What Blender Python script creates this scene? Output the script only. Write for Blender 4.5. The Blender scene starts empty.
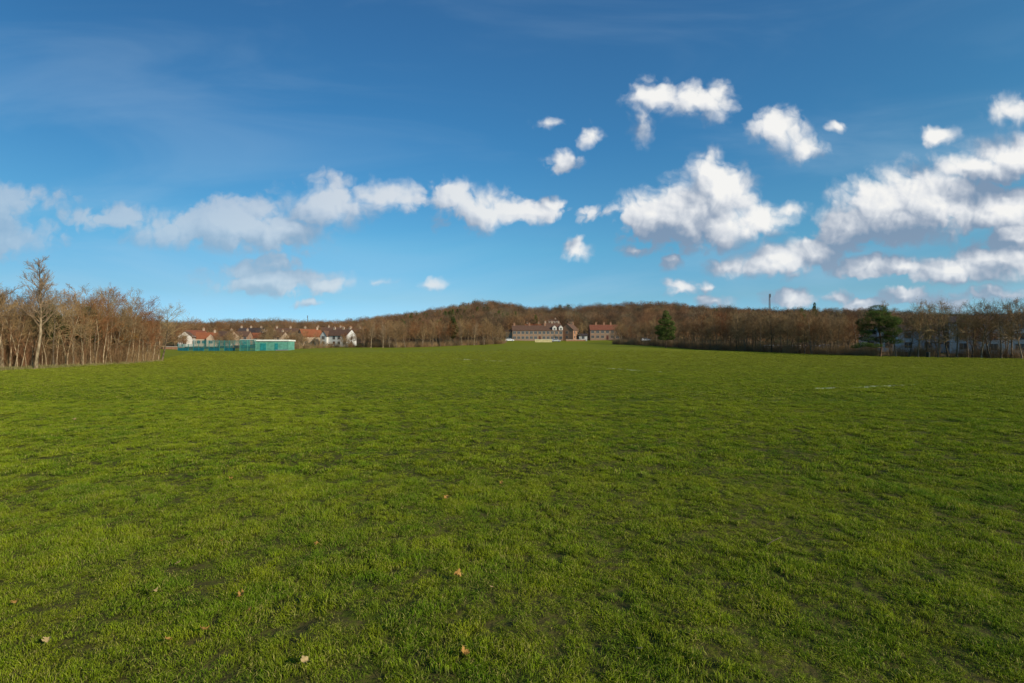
import bpy, math, random
import numpy as np
from mathutils import Vector, Matrix, Euler
R = math.radians
random.seed(7)
rng = np.random.default_rng(11)
scene = bpy.context.scene
COL = scene.collection

# ------------------------------------------------------------------ camera
FPX, HY, CX, EYE = 500.0, 350.0, 512.0, 1.65
cam_d = bpy.data.cameras.new('camera')
cam_d.sensor_width = 36.0
cam_d.lens = FPX / 1024 * 36.0
cam_d.clip_start = 0.05
cam_d.clip_end = 8000
cam = bpy.data.objects.new('camera', cam_d)
COL.objects.link(cam)
cam.location = (0, 0, EYE)
PITCH = math.atan((HY - 341.5) / FPX)
cam.rotation_euler = (R(90) + PITCH, 0, 0)
scene.camera = cam

# ------------------------------------------------------------------ sun
SUN_AZ, SUN_EL = 124.0, 23.0
sd = Vector((math.sin(R(SUN_AZ)) * math.cos(R(SUN_EL)), math.cos(R(SUN_AZ)) * math.cos(R(SUN_EL)), math.sin(R(SUN_EL))))
sun_d = bpy.data.lights.new('sun', 'SUN')
sun_d.energy = 5.0
sun_d.angle = R(0.5)
sun_d.color = (1.0, 0.87, 0.68)
sun = bpy.data.objects.new('sun', sun_d)
COL.objects.link(sun)
sun.rotation_euler = sd.to_track_quat('Z', 'Y').to_euler()

scene.view_settings.view_transform = 'Standard'
scene.view_settings.look = 'None'
scene.view_settings.exposure = 0
scene.cycles.max_bounces = 5
scene.cycles.diffuse_bounces = 2
scene.cycles.transparent_max_bounces = 8

# ------------------------------------------------------------------ node helper
class NB:
    """tiny wrapper: builds math nodes from python expressions"""
    def __init__(s, nt): s.nt = nt
    def n(s, t, **kw):
        o = s.nt.nodes.new(t)
        for k, v in kw.items(): setattr(o, k, v)
        return o
    def put(s, sock, v):
        if isinstance(v, bpy.types.NodeSocket): s.nt.links.new(v, sock)
        elif v is not None: sock.default_value = v
    def m(s, op, a, b=None, c=None, clamp=False):
        o = s.n('ShaderNodeMath', operation=op, use_clamp=clamp)
        s.put(o.inputs[0], a); s.put(o.inputs[1], b)
        if c is not None: s.put(o.inputs[2], c)
        return o.outputs[0]
    def v(s, op, a, b=None, out=0):
        o = s.n('ShaderNodeVectorMath', operation=op)
        s.put(o.inputs[0], a)
        if b is not None: s.put(o.inputs[1], b)
        return o.outputs[out]
    def noise(s, vec, scale, detail=4, rough=0.5, dist=0, out='Fac', lac=2.0, dim='3D'):
        o = s.n('ShaderNodeTexNoise', noise_dimensions=dim)
        s.put(o.inputs['Vector'], vec)
        o.inputs['Scale'].default_value = scale; o.inputs['Detail'].default_value = detail
        o.inputs['Roughness'].default_value = rough; o.inputs['Distortion'].default_value = dist
        o.inputs['Lacunarity'].default_value = lac
        return o.outputs[out]
    def mapr(s, x, a, b, c=0, d=1, smooth=True):
        o = s.n('ShaderNodeMapRange', interpolation_type='SMOOTHSTEP' if smooth else 'LINEAR')
        s.put(o.inputs[0], x)
        for i, q in enumerate((a, b, c, d)): s.put(o.inputs[i + 1], q)
        return o.outputs[0]
    def mix(s, f, a, b, blend='MIX'):
        o = s.n('ShaderNodeMix', data_type='RGBA', blend_type=blend)
        s.put(o.inputs[0], f); s.put(o.inputs[6], a); s.put(o.inputs[7], b)
        return o.outputs[2]
    def ramp(s, f, stops):
        o = s.n('ShaderNodeValToRGB')
        e = o.color_ramp.elements
        while len(e) < len(stops): e.new(0.5)
        for i, (p, c) in enumerate(stops):
            e[i].position = p; e[i].color = (*c, 1)
        s.put(o.inputs[0], f)
        return o.outputs[0]
    def comb(s, x, y, z=0.0):
        o = s.n('ShaderNodeCombineXYZ')
        for i, q in enumerate((x, y, z)): s.put(o.inputs[i], q)
        return o.outputs[0]

# ------------------------------------------------------------------ world : sky and clouds
def srgb(r, g, b):
    f = lambda c: (c / 255 / 12.92) if c <= 10 else (((c / 255) + 0.055) / 1.055) ** 2.4
    return (f(r), f(g), f(b))

CLOUDS = [  # azimuth/elevation pixels of a 500 px tangent plane: cx, cy, rx, ry, weight
 (0,200,52,13,.62),(8,238,48,20,.9),(-20,222,40,26,.9),
 (112,218,44,12,.95),(172,230,48,17,1.05),(232,226,56,22,1.15),(288,232,50,20,1.1),(326,206,46,26,1.2),(382,196,34,15,1.05),(262,210,30,12,.8),
 (272,281,62,12,1.0),(270,264,26,9,.95),(325,285,26,8,.95),(232,271,30,9,.9),(312,303,18,4,.5),(375,282,16,4,.5),
 (455,196,28,15,.95),(484,209,44,18,1.0),(525,211,34,12,.95),(546,204,16,9,.9),
 (434,286,13,6,.95),(562,160,17,11,.85),(588,134,12,12,.8),(550,121,16,6,.55),
 (658,92,27,16,1.0),(702,99,33,18,1.1),(645,122,12,22,.9),(722,90,12,13,.95),
 (780,130,27,21,1.1),(805,148,24,14,.8),(840,124,10,7,.9),
 (712,172,20,24,1.3),(722,194,34,30,1.5),(660,216,42,22,1.35),(690,210,42,30,1.5),(712,224,60,22,1.4),(764,219,38,16,1.25),(792,209,14,8,.95),
 (578,249,15,12,.95),(585,214,10,7,.5),(636,250,16,7,.7),(677,262,10,8,.75),(700,246,40,9,.6),
 (735,266,28,11,1.15),(775,261,38,15,1.3),(812,254,32,15,1.3),
 (848,226,34,20,1.4),(882,208,48,28,1.5),(930,200,66,34,1.6),(900,222,60,20,1.4),(980,168,50,16,1.35),(1015,155,48,20,1.4),(1000,208,66,20,1.5),
 (942,133,18,9,.95),(1018,110,32,16,1.1),
 (870,266,28,11,1.2),(905,267,34,10,1.2),(955,270,50,13,1.35),(1005,262,48,18,1.4),(1018,238,32,18,1.3),
 (680,290,14,8,.9),(706,286,12,6,.8),(712,300,24,6,.8),(792,299,26,8,.95),(838,297,18,8,.9),(862,304,30,6,.8),
 (906,298,24,8,.95),(950,303,30,6,.8),(995,295,40,8,1.0),
 (1090,190,60,40,1.2),(1110,262,60,24,1.1),(-90,215,50,24,.9),
]

world = bpy.data.worlds.new('World')
scene.world = world
world.use_nodes = True
wt = world.node_tree
wt.nodes.clear()

ALPHA = (-.07, .40)
REL1, REL2, LITB = 1.25, 1.50, -.12
GRADE = [(0.02, (0.266, 0.491, 0.852)), (0.1, (0.225, 0.389, 0.519)), (0.196, (0.182, 0.415, 0.524)), (0.371, (0.107, 0.345, 0.519)), (0.565, (0.086, 0.301, 0.497))]
def cloud_group(name, blobs):
    """height field of the clouds of one stretch of sky, over the direction (x/y, z/y)"""
    fg = bpy.data.node_groups.new(name, 'ShaderNodeTree')
    fg.interface.new_socket('P', in_out='INPUT', socket_type='NodeSocketVector')
    fg.interface.new_socket('F', in_out='OUTPUT', socket_type='NodeSocketFloat')
    fg.interface.new_socket('S', in_out='OUTPUT', socket_type='NodeSocketFloat')
    b = NB(fg)
    gi = b.n('NodeGroupInput'); go = b.n('NodeGroupOutput')
    P = gi.outputs[0]
    w1 = b.v('SUBTRACT', b.noise(P, 9.0, 2, .5, out='Color', dim='2D'), (.5, .5, .5))
    w2 = b.v('SUBTRACT', b.noise(P, 30.0, 2, .6, out='Color', dim='2D'), (.5, .5, .5))
    Q = b.v('ADD', P, b.v('MULTIPLY', w1, (.045, .03, 0)))
    Q = b.v('ADD', Q, b.v('MULTIPLY', w2, (.02, .016, 0)))
    acc = None
    for (cx, cy, rx, ry, w) in blobs:
        u, v_ = (cx - 512) / 500, (350 - cy) / 500
        kx, ky = 500 / (rx * 1.35), 500 / (ry * 1.4)
        mp = b.v('MULTIPLY_ADD', Q, (kx, ky, 0))
        mp.node.inputs[2].default_value = (-u * kx, -v_ * ky, 0)
        f = b.m('MULTIPLY_ADD', b.v('LENGTH', mp, out=1), -w, w)         # w*(1-l)
        acc = f if acc is None else b.m('SMOOTH_MAX', acc, f, 0.14)
    nz = b.noise(Q, 15.0, 7, .60, dim='2D')
    vo = b.n('ShaderNodeTexVoronoi', feature='F1', voronoi_dimensions='2D')
    b.put(vo.inputs['Vector'], Q); vo.inputs['Scale'].default_value = 24
    vo.inputs['Detail'].default_value = 2.0; vo.inputs['Roughness'].default_value = .5
    vd = vo.outputs['Distance']
    puff = b.m('SUBTRACT', .30, b.m('MULTIPLY', vd, vd))
    nn = b.m('MULTIPLY_ADD', b.m('SUBTRACT', nz, .5), 1.5, b.m('MULTIPLY', puff, .45))
    F = b.m('ADD', acc, b.m('MULTIPLY', nn, .60))
    b.put(go.inputs[0], F)
    b.put(go.inputs[1], b.m('ADD', acc, b.m('MULTIPLY', b.m('SUBTRACT', b.noise(Q, 11.0, 3, .5, dim='2D'), .5), .75)))
    return fg

b = NB(wt)
tc = b.n('ShaderNodeTexCoord')
D = tc.outputs['Generated']
sp = b.n('ShaderNodeSeparateXYZ'); b.put(sp.inputs[0], D)
x, y, z = sp.outputs
ysafe = b.m('MAXIMUM', y, .08)
u = b.m('DIVIDE', x, ysafe); vv = b.m('DIVIDE', z, ysafe)
Puv = b.comb(u, vv)

sky = b.n('ShaderNodeTexSky', sky_type='NISHITA')
sky.sun_disc = False
sky.sun_elevation = R(SUN_EL); sky.sun_rotation = R(SUN_AZ)
sky.altitude = 50; sky.air_density = 1.0; sky.dust_density = .6; sky.ozone_density = 2.0
# grade: deeper, more saturated blue overhead like a winter sky seen across the sun
el = b.m('MAXIMUM', z, 0)
# pull the blue back towards a softer cyan
grade = b.ramp(el, GRADE)
skyc = b.mix(1.0, sky.outputs[0], grade, 'MULTIPLY')
skyc = b.v('SCALE', skyc); skyc.node.inputs[3].default_value = 3.0
skyc = b.mix(1.0, skyc, b.mix(b.mapr(el, 0, .5), (.90, .90, .84, 1), (1.0, 1.03, .90, 1)), 'MULTIPLY')
side = b.mix(b.mapr(u, -1.0, .1), (.70, .71, .74, 1), (1, 1, 1, 1))
side = b.mix(b.mapr(u, .3, 1.1), side, (.95, .90, .86, 1))
skyc = b.mix(1.0, skyc, side, 'MULTIPLY')
Pc = b.n('ShaderNodeMapping'); b.put(Pc.inputs[0], Puv)
Pc.inputs['Rotation'].default_value = (0, 0, R(-14)); Pc.inputs['Scale'].default_value = (.8, 3.2, 1)
ci = b.noise(Pc.outputs[0], 1.6, 5, .55, .5, dim='2D')
cim = b.m('ADD', b.m('MULTIPLY', b.mapr(ci, .38, .80), b.mapr(el, 0, .5, .26, .12)), .03)
SKYK = 10.0
skyc = b.mix(cim, skyc, tuple(c * SKYK for c in srgb(190, 214, 232)) + (1,))
bg0 = b.n('ShaderNodeBackground'); b.put(bg0.inputs[0], skyc); bg0.inputs[1].default_value = 0.1

def cloudy(i, px0, px1):
    m_ = 30
    blobs = [c for c in CLOUDS if c[0] + c[2] * 1.5 > px0 - m_ and c[0] - c[2] * 1.5 < px1 + m_]
    grp = cloud_group('cloud_field_%d' % i, blobs)
    def field(p):
        g = b.n('ShaderNodeGroup'); g.node_tree = grp
        b.put(g.inputs[0], p)
        return g.outputs[0], g.outputs[1]
    F0, S0 = field(Puv)
    LX, LY = .78, .62
    F1, S1 = field(b.v('ADD', Puv, (LX * .010, LY * .010, 0)))
    F2, S2 = field(b.v('ADD', Puv, (.032, .062, 0)))
    alpha = b.mapr(F0, ALPHA[0], b.m('ADD', b.mapr(b.noise(Puv, 5.0, 1, .5, dim='2D'), .35, .65, .34, .80), b.mapr(vv, .28, .5, 0, .35)))
    dens = b.mapr(F0, .1, .9)
    rel = b.m('ADD', b.m('MULTIPLY', b.m('SUBTRACT', F0, F1), REL1), b.m('MULTIPLY', b.m('SUBTRACT', S0, b.m('MAXIMUM', S2, -.25)), REL2))
    lit = b.m('ADD', rel, LITB)  # sun side and shaded underside of the clouds, painted through the colour ramp
    lit = b.m('SUBTRACT', lit, b.m('MULTIPLY', dens, .06))
    lit = b.mapr(lit, -.95, 1.25, 0, 1, False)
    alpha = b.m('MULTIPLY', alpha, b.mapr(lit, 0, .30, .84, 1))
    ccol = b.ramp(lit, [(0, srgb(132, 148, 172)), (.30, srgb(166, 178, 195)), (.55, srgb(203, 209, 218)), (.78, srgb(231, 233, 236)), (1, srgb(248, 247, 244))])
    thin = b.mapr(u, -.9, .30, .55, .97)
    alpha = b.m('MULTIPLY', alpha, thin)
    ccol = b.mix(b.mapr(u, -.9, .25, .62, 0), ccol, (*srgb(172, 184, 200), 1))
    # haze towards the horizon
    ccol = b.mix(b.mapr(vv, .25, .02, 0, .30), ccol, (*srgb(186, 206, 222), 1))
    cc = b.v('SCALE', ccol); cc.node.inputs[3].default_value = SKYK
    bgc = b.n('ShaderNodeBackground'); b.put(bgc.inputs[0], b.mix(alpha, skyc, cc)); bgc.inputs[1].default_value = 0.1
    return bgc.outputs[0]

def mixs(f, a_, b_):
    o = b.n('ShaderNodeMixShader'); b.put(o.inputs[0], f); b.put(o.inputs[1], a_); b.put(o.inputs[2], b_)
    return o.outputs[0]
cuts = [427, 600, 815]
edges = [-300] + cuts + [1400]
sh = cloudy(0, edges[0], edges[1])
for i, cpx in enumerate(cuts):
    sh = mixs(b.m('GREATER_THAN', u, (cpx - 512) / 500), sh, cloudy(i + 1, edges[i + 1], edges[i + 2]))
# only a band of the forward sky carries clouds
inb = b.m('MULTIPLY', b.m('GREATER_THAN', z, -.01), b.m('LESS_THAN', vv, .62))
inb = b.m('MULTIPLY', inb, b.m('GREATER_THAN', y, .3))
sh = mixs(inb, bg0.outputs[0], sh)
out = b.n('ShaderNodeOutputWorld'); b.put(out.inputs[0], sh)
world.cycles.sampling_method = 'MANUAL'
world.cycles.sample_map_resolution = 256
#==PART2==

# ================================================================== terrain
def vnoise(x, y, seed=0):
    x = np.asarray(x, float); y = np.asarray(y, float)
    xi = np.floor(x); yi = np.floor(y)
    fx = x - xi; fy = y - yi
    fx = fx * fx * (3 - 2 * fx); fy = fy * fy * (3 - 2 * fy)
    def h(a, c):
        v = np.sin(a * 127.1 + c * 311.7 + seed * 74.7) * 43758.5453
        return v - np.floor(v)
    return ((h(xi, yi) * (1 - fx) + h(xi + 1, yi) * fx) * (1 - fy) + (h(xi, yi + 1) * (1 - fx) + h(xi + 1, yi + 1) * fx) * fy) * 2 - 1

def fbm(x, y, seed=0, oct=3):
    s, a, f = 0, 1, 1
    for i in range(oct):
        s = s + a * vnoise(x * f, y * f, seed + i); a *= .5; f *= 2.03
    return s

# lateral slope (x/y) -> depth and height of the field's far edge, depth and height of the ridge behind
TAB = np.array([
    # u,    Yb,   zb,    Yr,   zr
    (-4.0,  12,  0.0,   300,   4.0),
    (-1.6,  24,  0.0,   400,  10.0),
    (-1.02, 37,  0.02,  560,  17.0),
    (-.694, 66,  0.10,  600,  22.0),
    (-.62, 136,  1.25,  620,  24.0),
    (-.50, 140,  1.50,  620,  24.0),
    (-.354, 186,  2.6,  640,  24.0),
    (-.224, 176,  2.5,  660,  37.0),
    (-.14, 182,  3.0,   680,  46.0),
    (-.06, 188,  3.5,   700,  60.0),
    (-.01, 196,  4.2,   700,  60.0),
    (.05, 200,  4.4,   700,  49.0),
    (.176, 186,  3.9,   720,  55.0),
    (.27, 160,  3.0,   730,  60.0),
    (.376, 135,  1.8,   740,  54.0),
    (.576, 106,  .75,   760,  53.0),
    (.716,  92,  .50,   760,  52.0),
    (1.03,  80,  .15,   760,  42.0),
    (1.8,   70,  .10,   700,  35.0),
    (4.0,   60,  .10,   600,  20.0)])
TA = np.arctan(TAB[:, 0])
TR_b = TAB[:, 1] / np.cos(TA); TR_r = TAB[:, 3] / np.cos(TA)
def profile(a):
    a = np.clip(a, TA[0], TA[-1])
    def ip(c):
        # three-tap smoothing of the linear table
        return (np.interp(a - .025, TA, c) + np.interp(a, TA, c) * 2 + np.interp(a + .025, TA, c)) / 4
    return ip(TR_b), ip(TAB[:, 2]), ip(TR_r), ip(TAB[:, 4])

def hz(x, y, fine=True):
    x = np.asarray(x, float); y = np.asarray(y, float)
    r = np.hypot(x, y); a = np.arctan2(x, y)
    rb, zb, rr, zr = profile(a)
    r0 = 12.0
    t = np.clip((r - r0) / (rb - r0), 0, 1.0)
    zf = zb * t ** 1.5
    s = np.clip((r - rb) / (rr - rb), 0, 1)
    zh = (zr - zb) * s ** 1.35 * (1 - .0 * s)
    z = zf + zh
    z = z + np.where(s > 0.15, fbm(x / 70, y / 70, 3, 3) * 3.4 * np.clip((s - .15) * 3, 0, 1), 0)
    back = np.clip((r - rr) / 900, 0, 1)
    z = z - back * back * 60
    z = z * np.clip((2.6 - np.abs(a)) / .8, 0, 1)
    if fine:
        k = np.exp(-(r / 38.0) ** 2)
        z = z + k * (fbm(x / .55, y / .55, 9, 2) * .017 + vnoise(x / 1.9, y / 1.9, 21) * .022)
        z = z + np.clip((r - 15) / 40, 0, 1) * vnoise(x / 17, y / 17, 31) * .10 * (1 - np.clip(s * 5, 0, 1))
    return z
def H(x, y): return float(hz(x, y))

def depth_pt(px, Y):
    """world x for a bearing and a depth"""
    return (px - CX) / FPX * Y
def ground_hit(px, py):
    u = (px - CX) / FPX; t = (HY - py) / FPX
    ys = np.geomspace(2, 260, 1500)
    g = hz(u * ys, ys, False) - (EYE + t * ys)
    i = int(np.argmax(g > 0))
    return u * ys[i], float(ys[i])

# ================================================================== object helpers
def tag(o, label=None, cat=None, group=None, kind=None):
    if label: o['label'] = label
    if cat: o['category'] = cat
    if group: o['group'] = group
    if kind: o['kind'] = kind
    return o
def empty(name, loc=(0, 0, 0), rz=0.0):
    o = bpy.data.objects.new(name, None); o.empty_display_size = .3
    COL.objects.link(o); o.location = loc; o.rotation_euler = (0, 0, rz)
    return o
class MB:
    def __init__(s): s.v = []; s.f = []
    def quad(s, *p):
        i = len(s.v); s.v += [tuple(q) for q in p]; s.f.append(tuple(range(i, i + len(p))))
    def box(s, x0, x1, y0, y1, z0, z1):
        i = len(s.v)
        s.v += [(x0, y0, z0), (x1, y0, z0), (x1, y1, z0), (x0, y1, z0), (x0, y0, z1), (x1, y0, z1), (x1, y1, z1), (x0, y1, z1)]
        s.f += [tuple(i + k for k in q) for q in ((0, 3, 2, 1), (4, 5, 6, 7), (0, 1, 5, 4), (1, 2, 6, 5), (2, 3, 7, 6), (3, 0, 4, 7))]
    def prism(s, poly, y0, y1):
        """poly of (x,z), counter-clockwise seen from -y, extruded along y"""
        n = len(poly); i = len(s.v)
        s.v += [(x, y0, z) for x, z in poly] + [(x, y1, z) for x, z in poly]
        s.f.append(tuple(range(i, i + n))); s.f.append(tuple(range(i + 2 * n - 1, i + n - 1, -1)))
        for k in range(n):
            s.f.append((i + k, i + n + k, i + n + (k + 1) % n, i + (k + 1) % n))
    def tube(s, pts, rad, n=5, cap=True):
        pts = [Vector(p) for p in pts]
        base = len(s.v)
        d0 = (pts[1] - pts[0]).normalized()
        up = Vector((0, 0, 1)) if abs(d0.z) < .9 else Vector((1, 0, 0))
        a = d0.cross(up).normalized()
        for k, p in enumerate(pts):
            d = (pts[min(k + 1, len(pts) - 1)] - pts[max(k - 1, 0)]).normalized()
            a = (a - d * a.dot(d)).normalized(); c = d.cross(a)
            for j in range(n):
                t = 2 * math.pi * j / n
                q = p + (a * math.cos(t) + c * math.sin(t)) * rad[k]
                s.v.append(tuple(q))
        for k in range(len(pts) - 1):
            for j in range(n):
                s.f.append((base + k * n + j, base + k * n + (j + 1) % n, base + (k + 1) * n + (j + 1) % n, base + (k + 1) * n + j))
        if cap: s.f.append(tuple(base + (len(pts) - 1) * n + j for j in range(n)))
    def spike(s, p, q, r):
        """thin three-sided taper"""
        p = Vector(p); q = Vector(q); d = (q - p)
        a = d.orthogonal().normalized() * r; c = d.normalized().cross(a)
        i = len(s.v)
        s.v += [tuple(p + a), tuple(p - a * .5 + c * .87), tuple(p - a * .5 - c * .87), tuple(q)]
        s.f += [(i, i + 1, i + 3), (i + 1, i + 2, i + 3), (i + 2, i, i + 3)]
    def mesh(s, name, m):
        me = bpy.data.meshes.new(name)
        me.from_pydata(s.v, [], s.f); me.update()
        if m: me.materials.append(m)
        return me
    def build(s, name, m, parent=None, smooth=False):
        me = s.mesh(name, m)
        if smooth: me.polygons.foreach_set('use_smooth', [True] * len(me.polygons))
        o = bpy.data.objects.new(name, me); COL.objects.link(o)
        if parent: o.parent = parent
        return o
def copy_tree(o, parent=None):
    c = o.copy(); COL.objects.link(c); c.parent = parent
    for ch in list(o.children): copy_tree(ch, c)
    return c

# ================================================================== materials
def mat(name, build, rough=.8, spec=.2):
    m = bpy.data.materials.new(name); m.use_nodes = True
    nt = m.node_tree; nt.nodes.clear()
    b = NB(nt)
    bs = b.n('ShaderNodeBsdfPrincipled'); bs.inputs['Roughness'].default_value = rough
    bs.inputs['Specular IOR Level'].default_value = spec
    o = b.n('ShaderNodeOutputMaterial'); b.put(o.inputs[0], bs.outputs[0])
    c = build(b, bs)
    if c is not None: b.put(bs.inputs['Base Color'], c)
    return m
def flat(name, c, var=.25, scale=3.0, rough=.8, spec=.2, rnd=0.0):
    def f(b, bs):
        tc = b.n('ShaderNodeTexCoord')
        n = b.noise(tc.outputs['Object'], scale, 4, .6)
        lo = tuple(q * (1 - var) for q in c); hi = tuple(min(1, q * (1 + var)) for q in c)
        k = b.mix(b.mapr(n, .3, .7), (*lo, 1), (*hi, 1))
        if rnd:
            oi = b.n('ShaderNodeObjectInfo')
            k = b.v('SCALE', k); b.put(k.node.inputs[3], b.mapr(oi.outputs['Random'], 0, 1, 1 - rnd, 1 + rnd, False))
        return k
    return mat(name, f, rough, spec)
def translucent_leaf(name, build, tr=.35):
    m = bpy.data.materials.new(name); m.use_nodes = True
    nt = m.node_tree; nt.nodes.clear(); b = NB(nt)
    d = b.n('ShaderNodeBsdfDiffuse'); t = b.n('ShaderNodeBsdfTranslucent'); g = b.n('ShaderNodeBsdfGlossy')
    g.inputs['Roughness'].default_value = .45
    c = build(b)
    b.put(d.inputs[0], c); b.put(t.inputs[0], c); g.inputs[0].default_value = (.9, .9, .5, 1)
    mx = b.n('ShaderNodeMixShader'); mx.inputs[0].default_value = tr
    b.put(mx.inputs[1], d.outputs[0]); b.put(mx.inputs[2], t.outputs[0])
    m2 = b.n('ShaderNodeMixShader'); m2.inputs[0].default_value = .01
    b.put(m2.inputs[1], mx.outputs[0]); b.put(m2.inputs[2], g.outputs[0])
    o = b.n('ShaderNodeOutputMaterial'); b.put(o.inputs[0], m2.outputs[0])
    return m

def grass_color(b, pos, bright=1.0):
    """shared turf colour: lush and olive patches, lighter and yellower with the mown distance"""
    n1 = b.noise(pos, .22, 4, .55)
    n2 = b.noise(pos, 2.3, 4, .6)
    sp = b.n('ShaderNodeSeparateXYZ'); b.put(sp.inputs[0], pos)
    dist = b.v('LENGTH', pos, out=1)
    k = bright
    lush = (.088 * k, .200 * k, .002 * k, 1); olive = (.255 * k, .310 * k, .005 * k, 1)
    c = b.mix(b.mapr(n2, .32, .72), lush, olive)
    c = b.mix(b.mapr(n1, .38, .68, 0, .65), c, (.262 * k, .325 * k, .005 * k, 1))
    far = (.300 * k, .330 * k, .020 * k, 1)
    c = b.mix(b.mapr(dist, 8, 75, 0, .85), c, far)
    return c

def f_ground(b, bs):
    geo = b.n('ShaderNodeNewGeometry'); pos = geo.outputs['Position']
    at = b.n('ShaderNodeAttribute'); at.attribute_name = 'wood'
    g = grass_color(b, pos, .60)
    # mottled mown texture of the middle distance
    mp = b.n('ShaderNodeMapping'); b.put(mp.inputs[0], pos); mp.inputs['Scale'].default_value = (.5, .2, 1)
    streak = b.noise(mp.outputs[0], .55, 5, .6)
    g = b.mix(b.mapr(streak, .35, .7, 0, .35), g, (.22, .20, .03, 1))
    soil = b.mix(b.noise(pos, 40, 4, .7), (.015, .014, .005, 1), (.13, .10, .04, 1))
    d = b.v('LENGTH', pos, out=1)
    near = b.mapr(d, 9, 26, 1, 0)
    bare = b.mapr(b.noise(pos, 14.0, 5, .7), .40, .56)
    g = b.mix(b.m('MULTIPLY', near, b.m('MULTIPLY', bare, .8)), g, soil)
    g = b.mix(b.m('MULTIPLY', near, .5), g, soil)
    litter = b.mix(b.noise(pos, 1.3, 5, .65), (.045, .028, .013, 1), (.12, .075, .035, 1))
    litter = b.mix(b.mapr(b.noise(pos, .06, 3), .45, .65, 0, .6), litter, (.05, .06, .018, 1))
    c = b.mix(at.outputs['Fac'], g, litter)
    bp = b.n('ShaderNodeBump'); bp.inputs['Strength'].default_value = .7; bp.inputs['Distance'].default_value = .06
    b.put(bp.inputs['Height'], b.noise(pos, 6.0, 5, .65)); b.put(bs.inputs['Normal'], bp.outputs[0])
    return c
M = {}
M['ground'] = mat('turf', f_ground, .95, .05)

def blade_col(b):
    geo = b.n('ShaderNodeNewGeometry'); pos = geo.outputs['Position']
    g = grass_color(b, pos, 1.0)
    oi = b.n('ShaderNodeObjectInfo')
    g = b.v('SCALE', g); b.put(g.node.inputs[3], b.mapr(oi.outputs['Random'], 0, 1, .75, 1.3, False))
    at = b.n('ShaderNodeAttribute'); at.attribute_name = 'tint'      # 0 green .. 1 straw, per blade
    g = b.mix(at.outputs['Fac'], g, (.42, .38, .10, 1))
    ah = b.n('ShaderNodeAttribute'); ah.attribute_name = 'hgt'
    return b.mix(b.mapr(ah.outputs['Fac'], 0, .62, .88, 0), g, (.018, .022, .006, 1))  # blade feet darkened in the colour, standing in for shade inside the tufts
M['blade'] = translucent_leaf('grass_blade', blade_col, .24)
M['painted'] = flat('painted_turf', (.52, .56, .36), .2, 8)
def f_bark(c0, c1, sc=6):
    def f(b, bs):
        tc = b.n('ShaderNodeTexCoord')
        mp = b.n('ShaderNodeMapping'); b.put(mp.inputs[0], tc.outputs['Object']); mp.inputs['Scale'].default_value = (1, 1, .35)
        n = b.noise(mp.outputs[0], sc, 5, .65)
        oi = b.n('ShaderNodeObjectInfo')
        k = b.mix(b.mapr(n, .35, .65), (*c0, 1), (*c1, 1))
        k = b.v('SCALE', k); b.put(k.node.inputs[3], b.mapr(oi.outputs['Random'], 0, 1, .75, 1.25, False))
        return k
    return f
M['bark_pale'] = mat('birch_bark', f_bark((.15, .11, .06), (.40, .30, .185), 5))
M['bark_grey'] = mat('grey_bark', f_bark((.10, .075, .05), (.27, .20, .13)))
M['bark_dark'] = mat('dark_bark', f_bark((.06, .045, .03), (.17, .125, .08)))
M['bark_pine'] = mat('pine_bark', f_bark((.07, .04, .025), (.19, .11, .06)))
def f_twig(stops):
    def f(b, bs):
        oi = b.n('ShaderNodeObjectInfo')
        geo = b.n('ShaderNodeNewGeometry')
        k = b.ramp(oi.outputs['Random'], stops)
        n = b.noise(geo.outputs['Position'], .8, 3)
        k = b.v('SCALE', k); b.put(k.node.inputs[3], b.mapr(n, .3, .7, .75, 1.25))
        return k
    return mat('twigs', f, .85, .15)
M['twig_brown'] = f_twig([(0, (.19, .115, .055)), (.4, (.29, .185, .085)), (.75, (.22, .13, .065)), (1, (.33, .22, .10))])
M['twig_pale'] = f_twig([(0, (.18, .12, .07)), (1, (.26, .18, .11))])
M['twig_red'] = f_twig([(0, (.17, .07, .03)), (1, (.24, .11, .045))])
M['twig_dull'] = f_twig([(0, (.16, .11, .06)), (.5, (.24, .17, .085)), (1, (.29, .20, .095))])
M['twig_thicket'] = f_twig([(0, (.13, .07, .036)), (.5, (.19, .095, .045)), (1, (.17, .11, .055))])
M['far_twig'] = f_twig([(0, (.15, .08, .045)), (.25, (.20, .105, .05)), (.42, (.085, .06, .038)), (.6, (.24, .12, .05)), (.72, (.13, .115, .055)), (.85, (.10, .065, .045)), (1, (.20, .15, .09))])
M['leaf_orange'] = translucent_leaf('orange_leaf', lambda b: b.mix(b.noise(b.n('ShaderNodeNewGeometry').outputs['Position'], 2.0, 2), (.26, .11, .018, 1), (.42, .20, .04, 1)), .3)
M['needle'] = translucent_leaf('pine_needle', lambda b: b.mix(b.mapr(b.noise(b.n('ShaderNodeNewGeometry').outputs['Position'], 1.6, 3), .35, .65), (.025, .05, .014, 1), (.12, .17, .04, 1)), .15)
M['ivy'] = translucent_leaf('evergreen_leaf', lambda b: b.mix(b.mapr(b.noise(b.n('ShaderNodeNewGeometry').outputs['Position'], 1.1, 3), .35, .65), (.02, .035, .010, 1), (.07, .10, .022, 1)), .2)
#==PART3==

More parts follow.
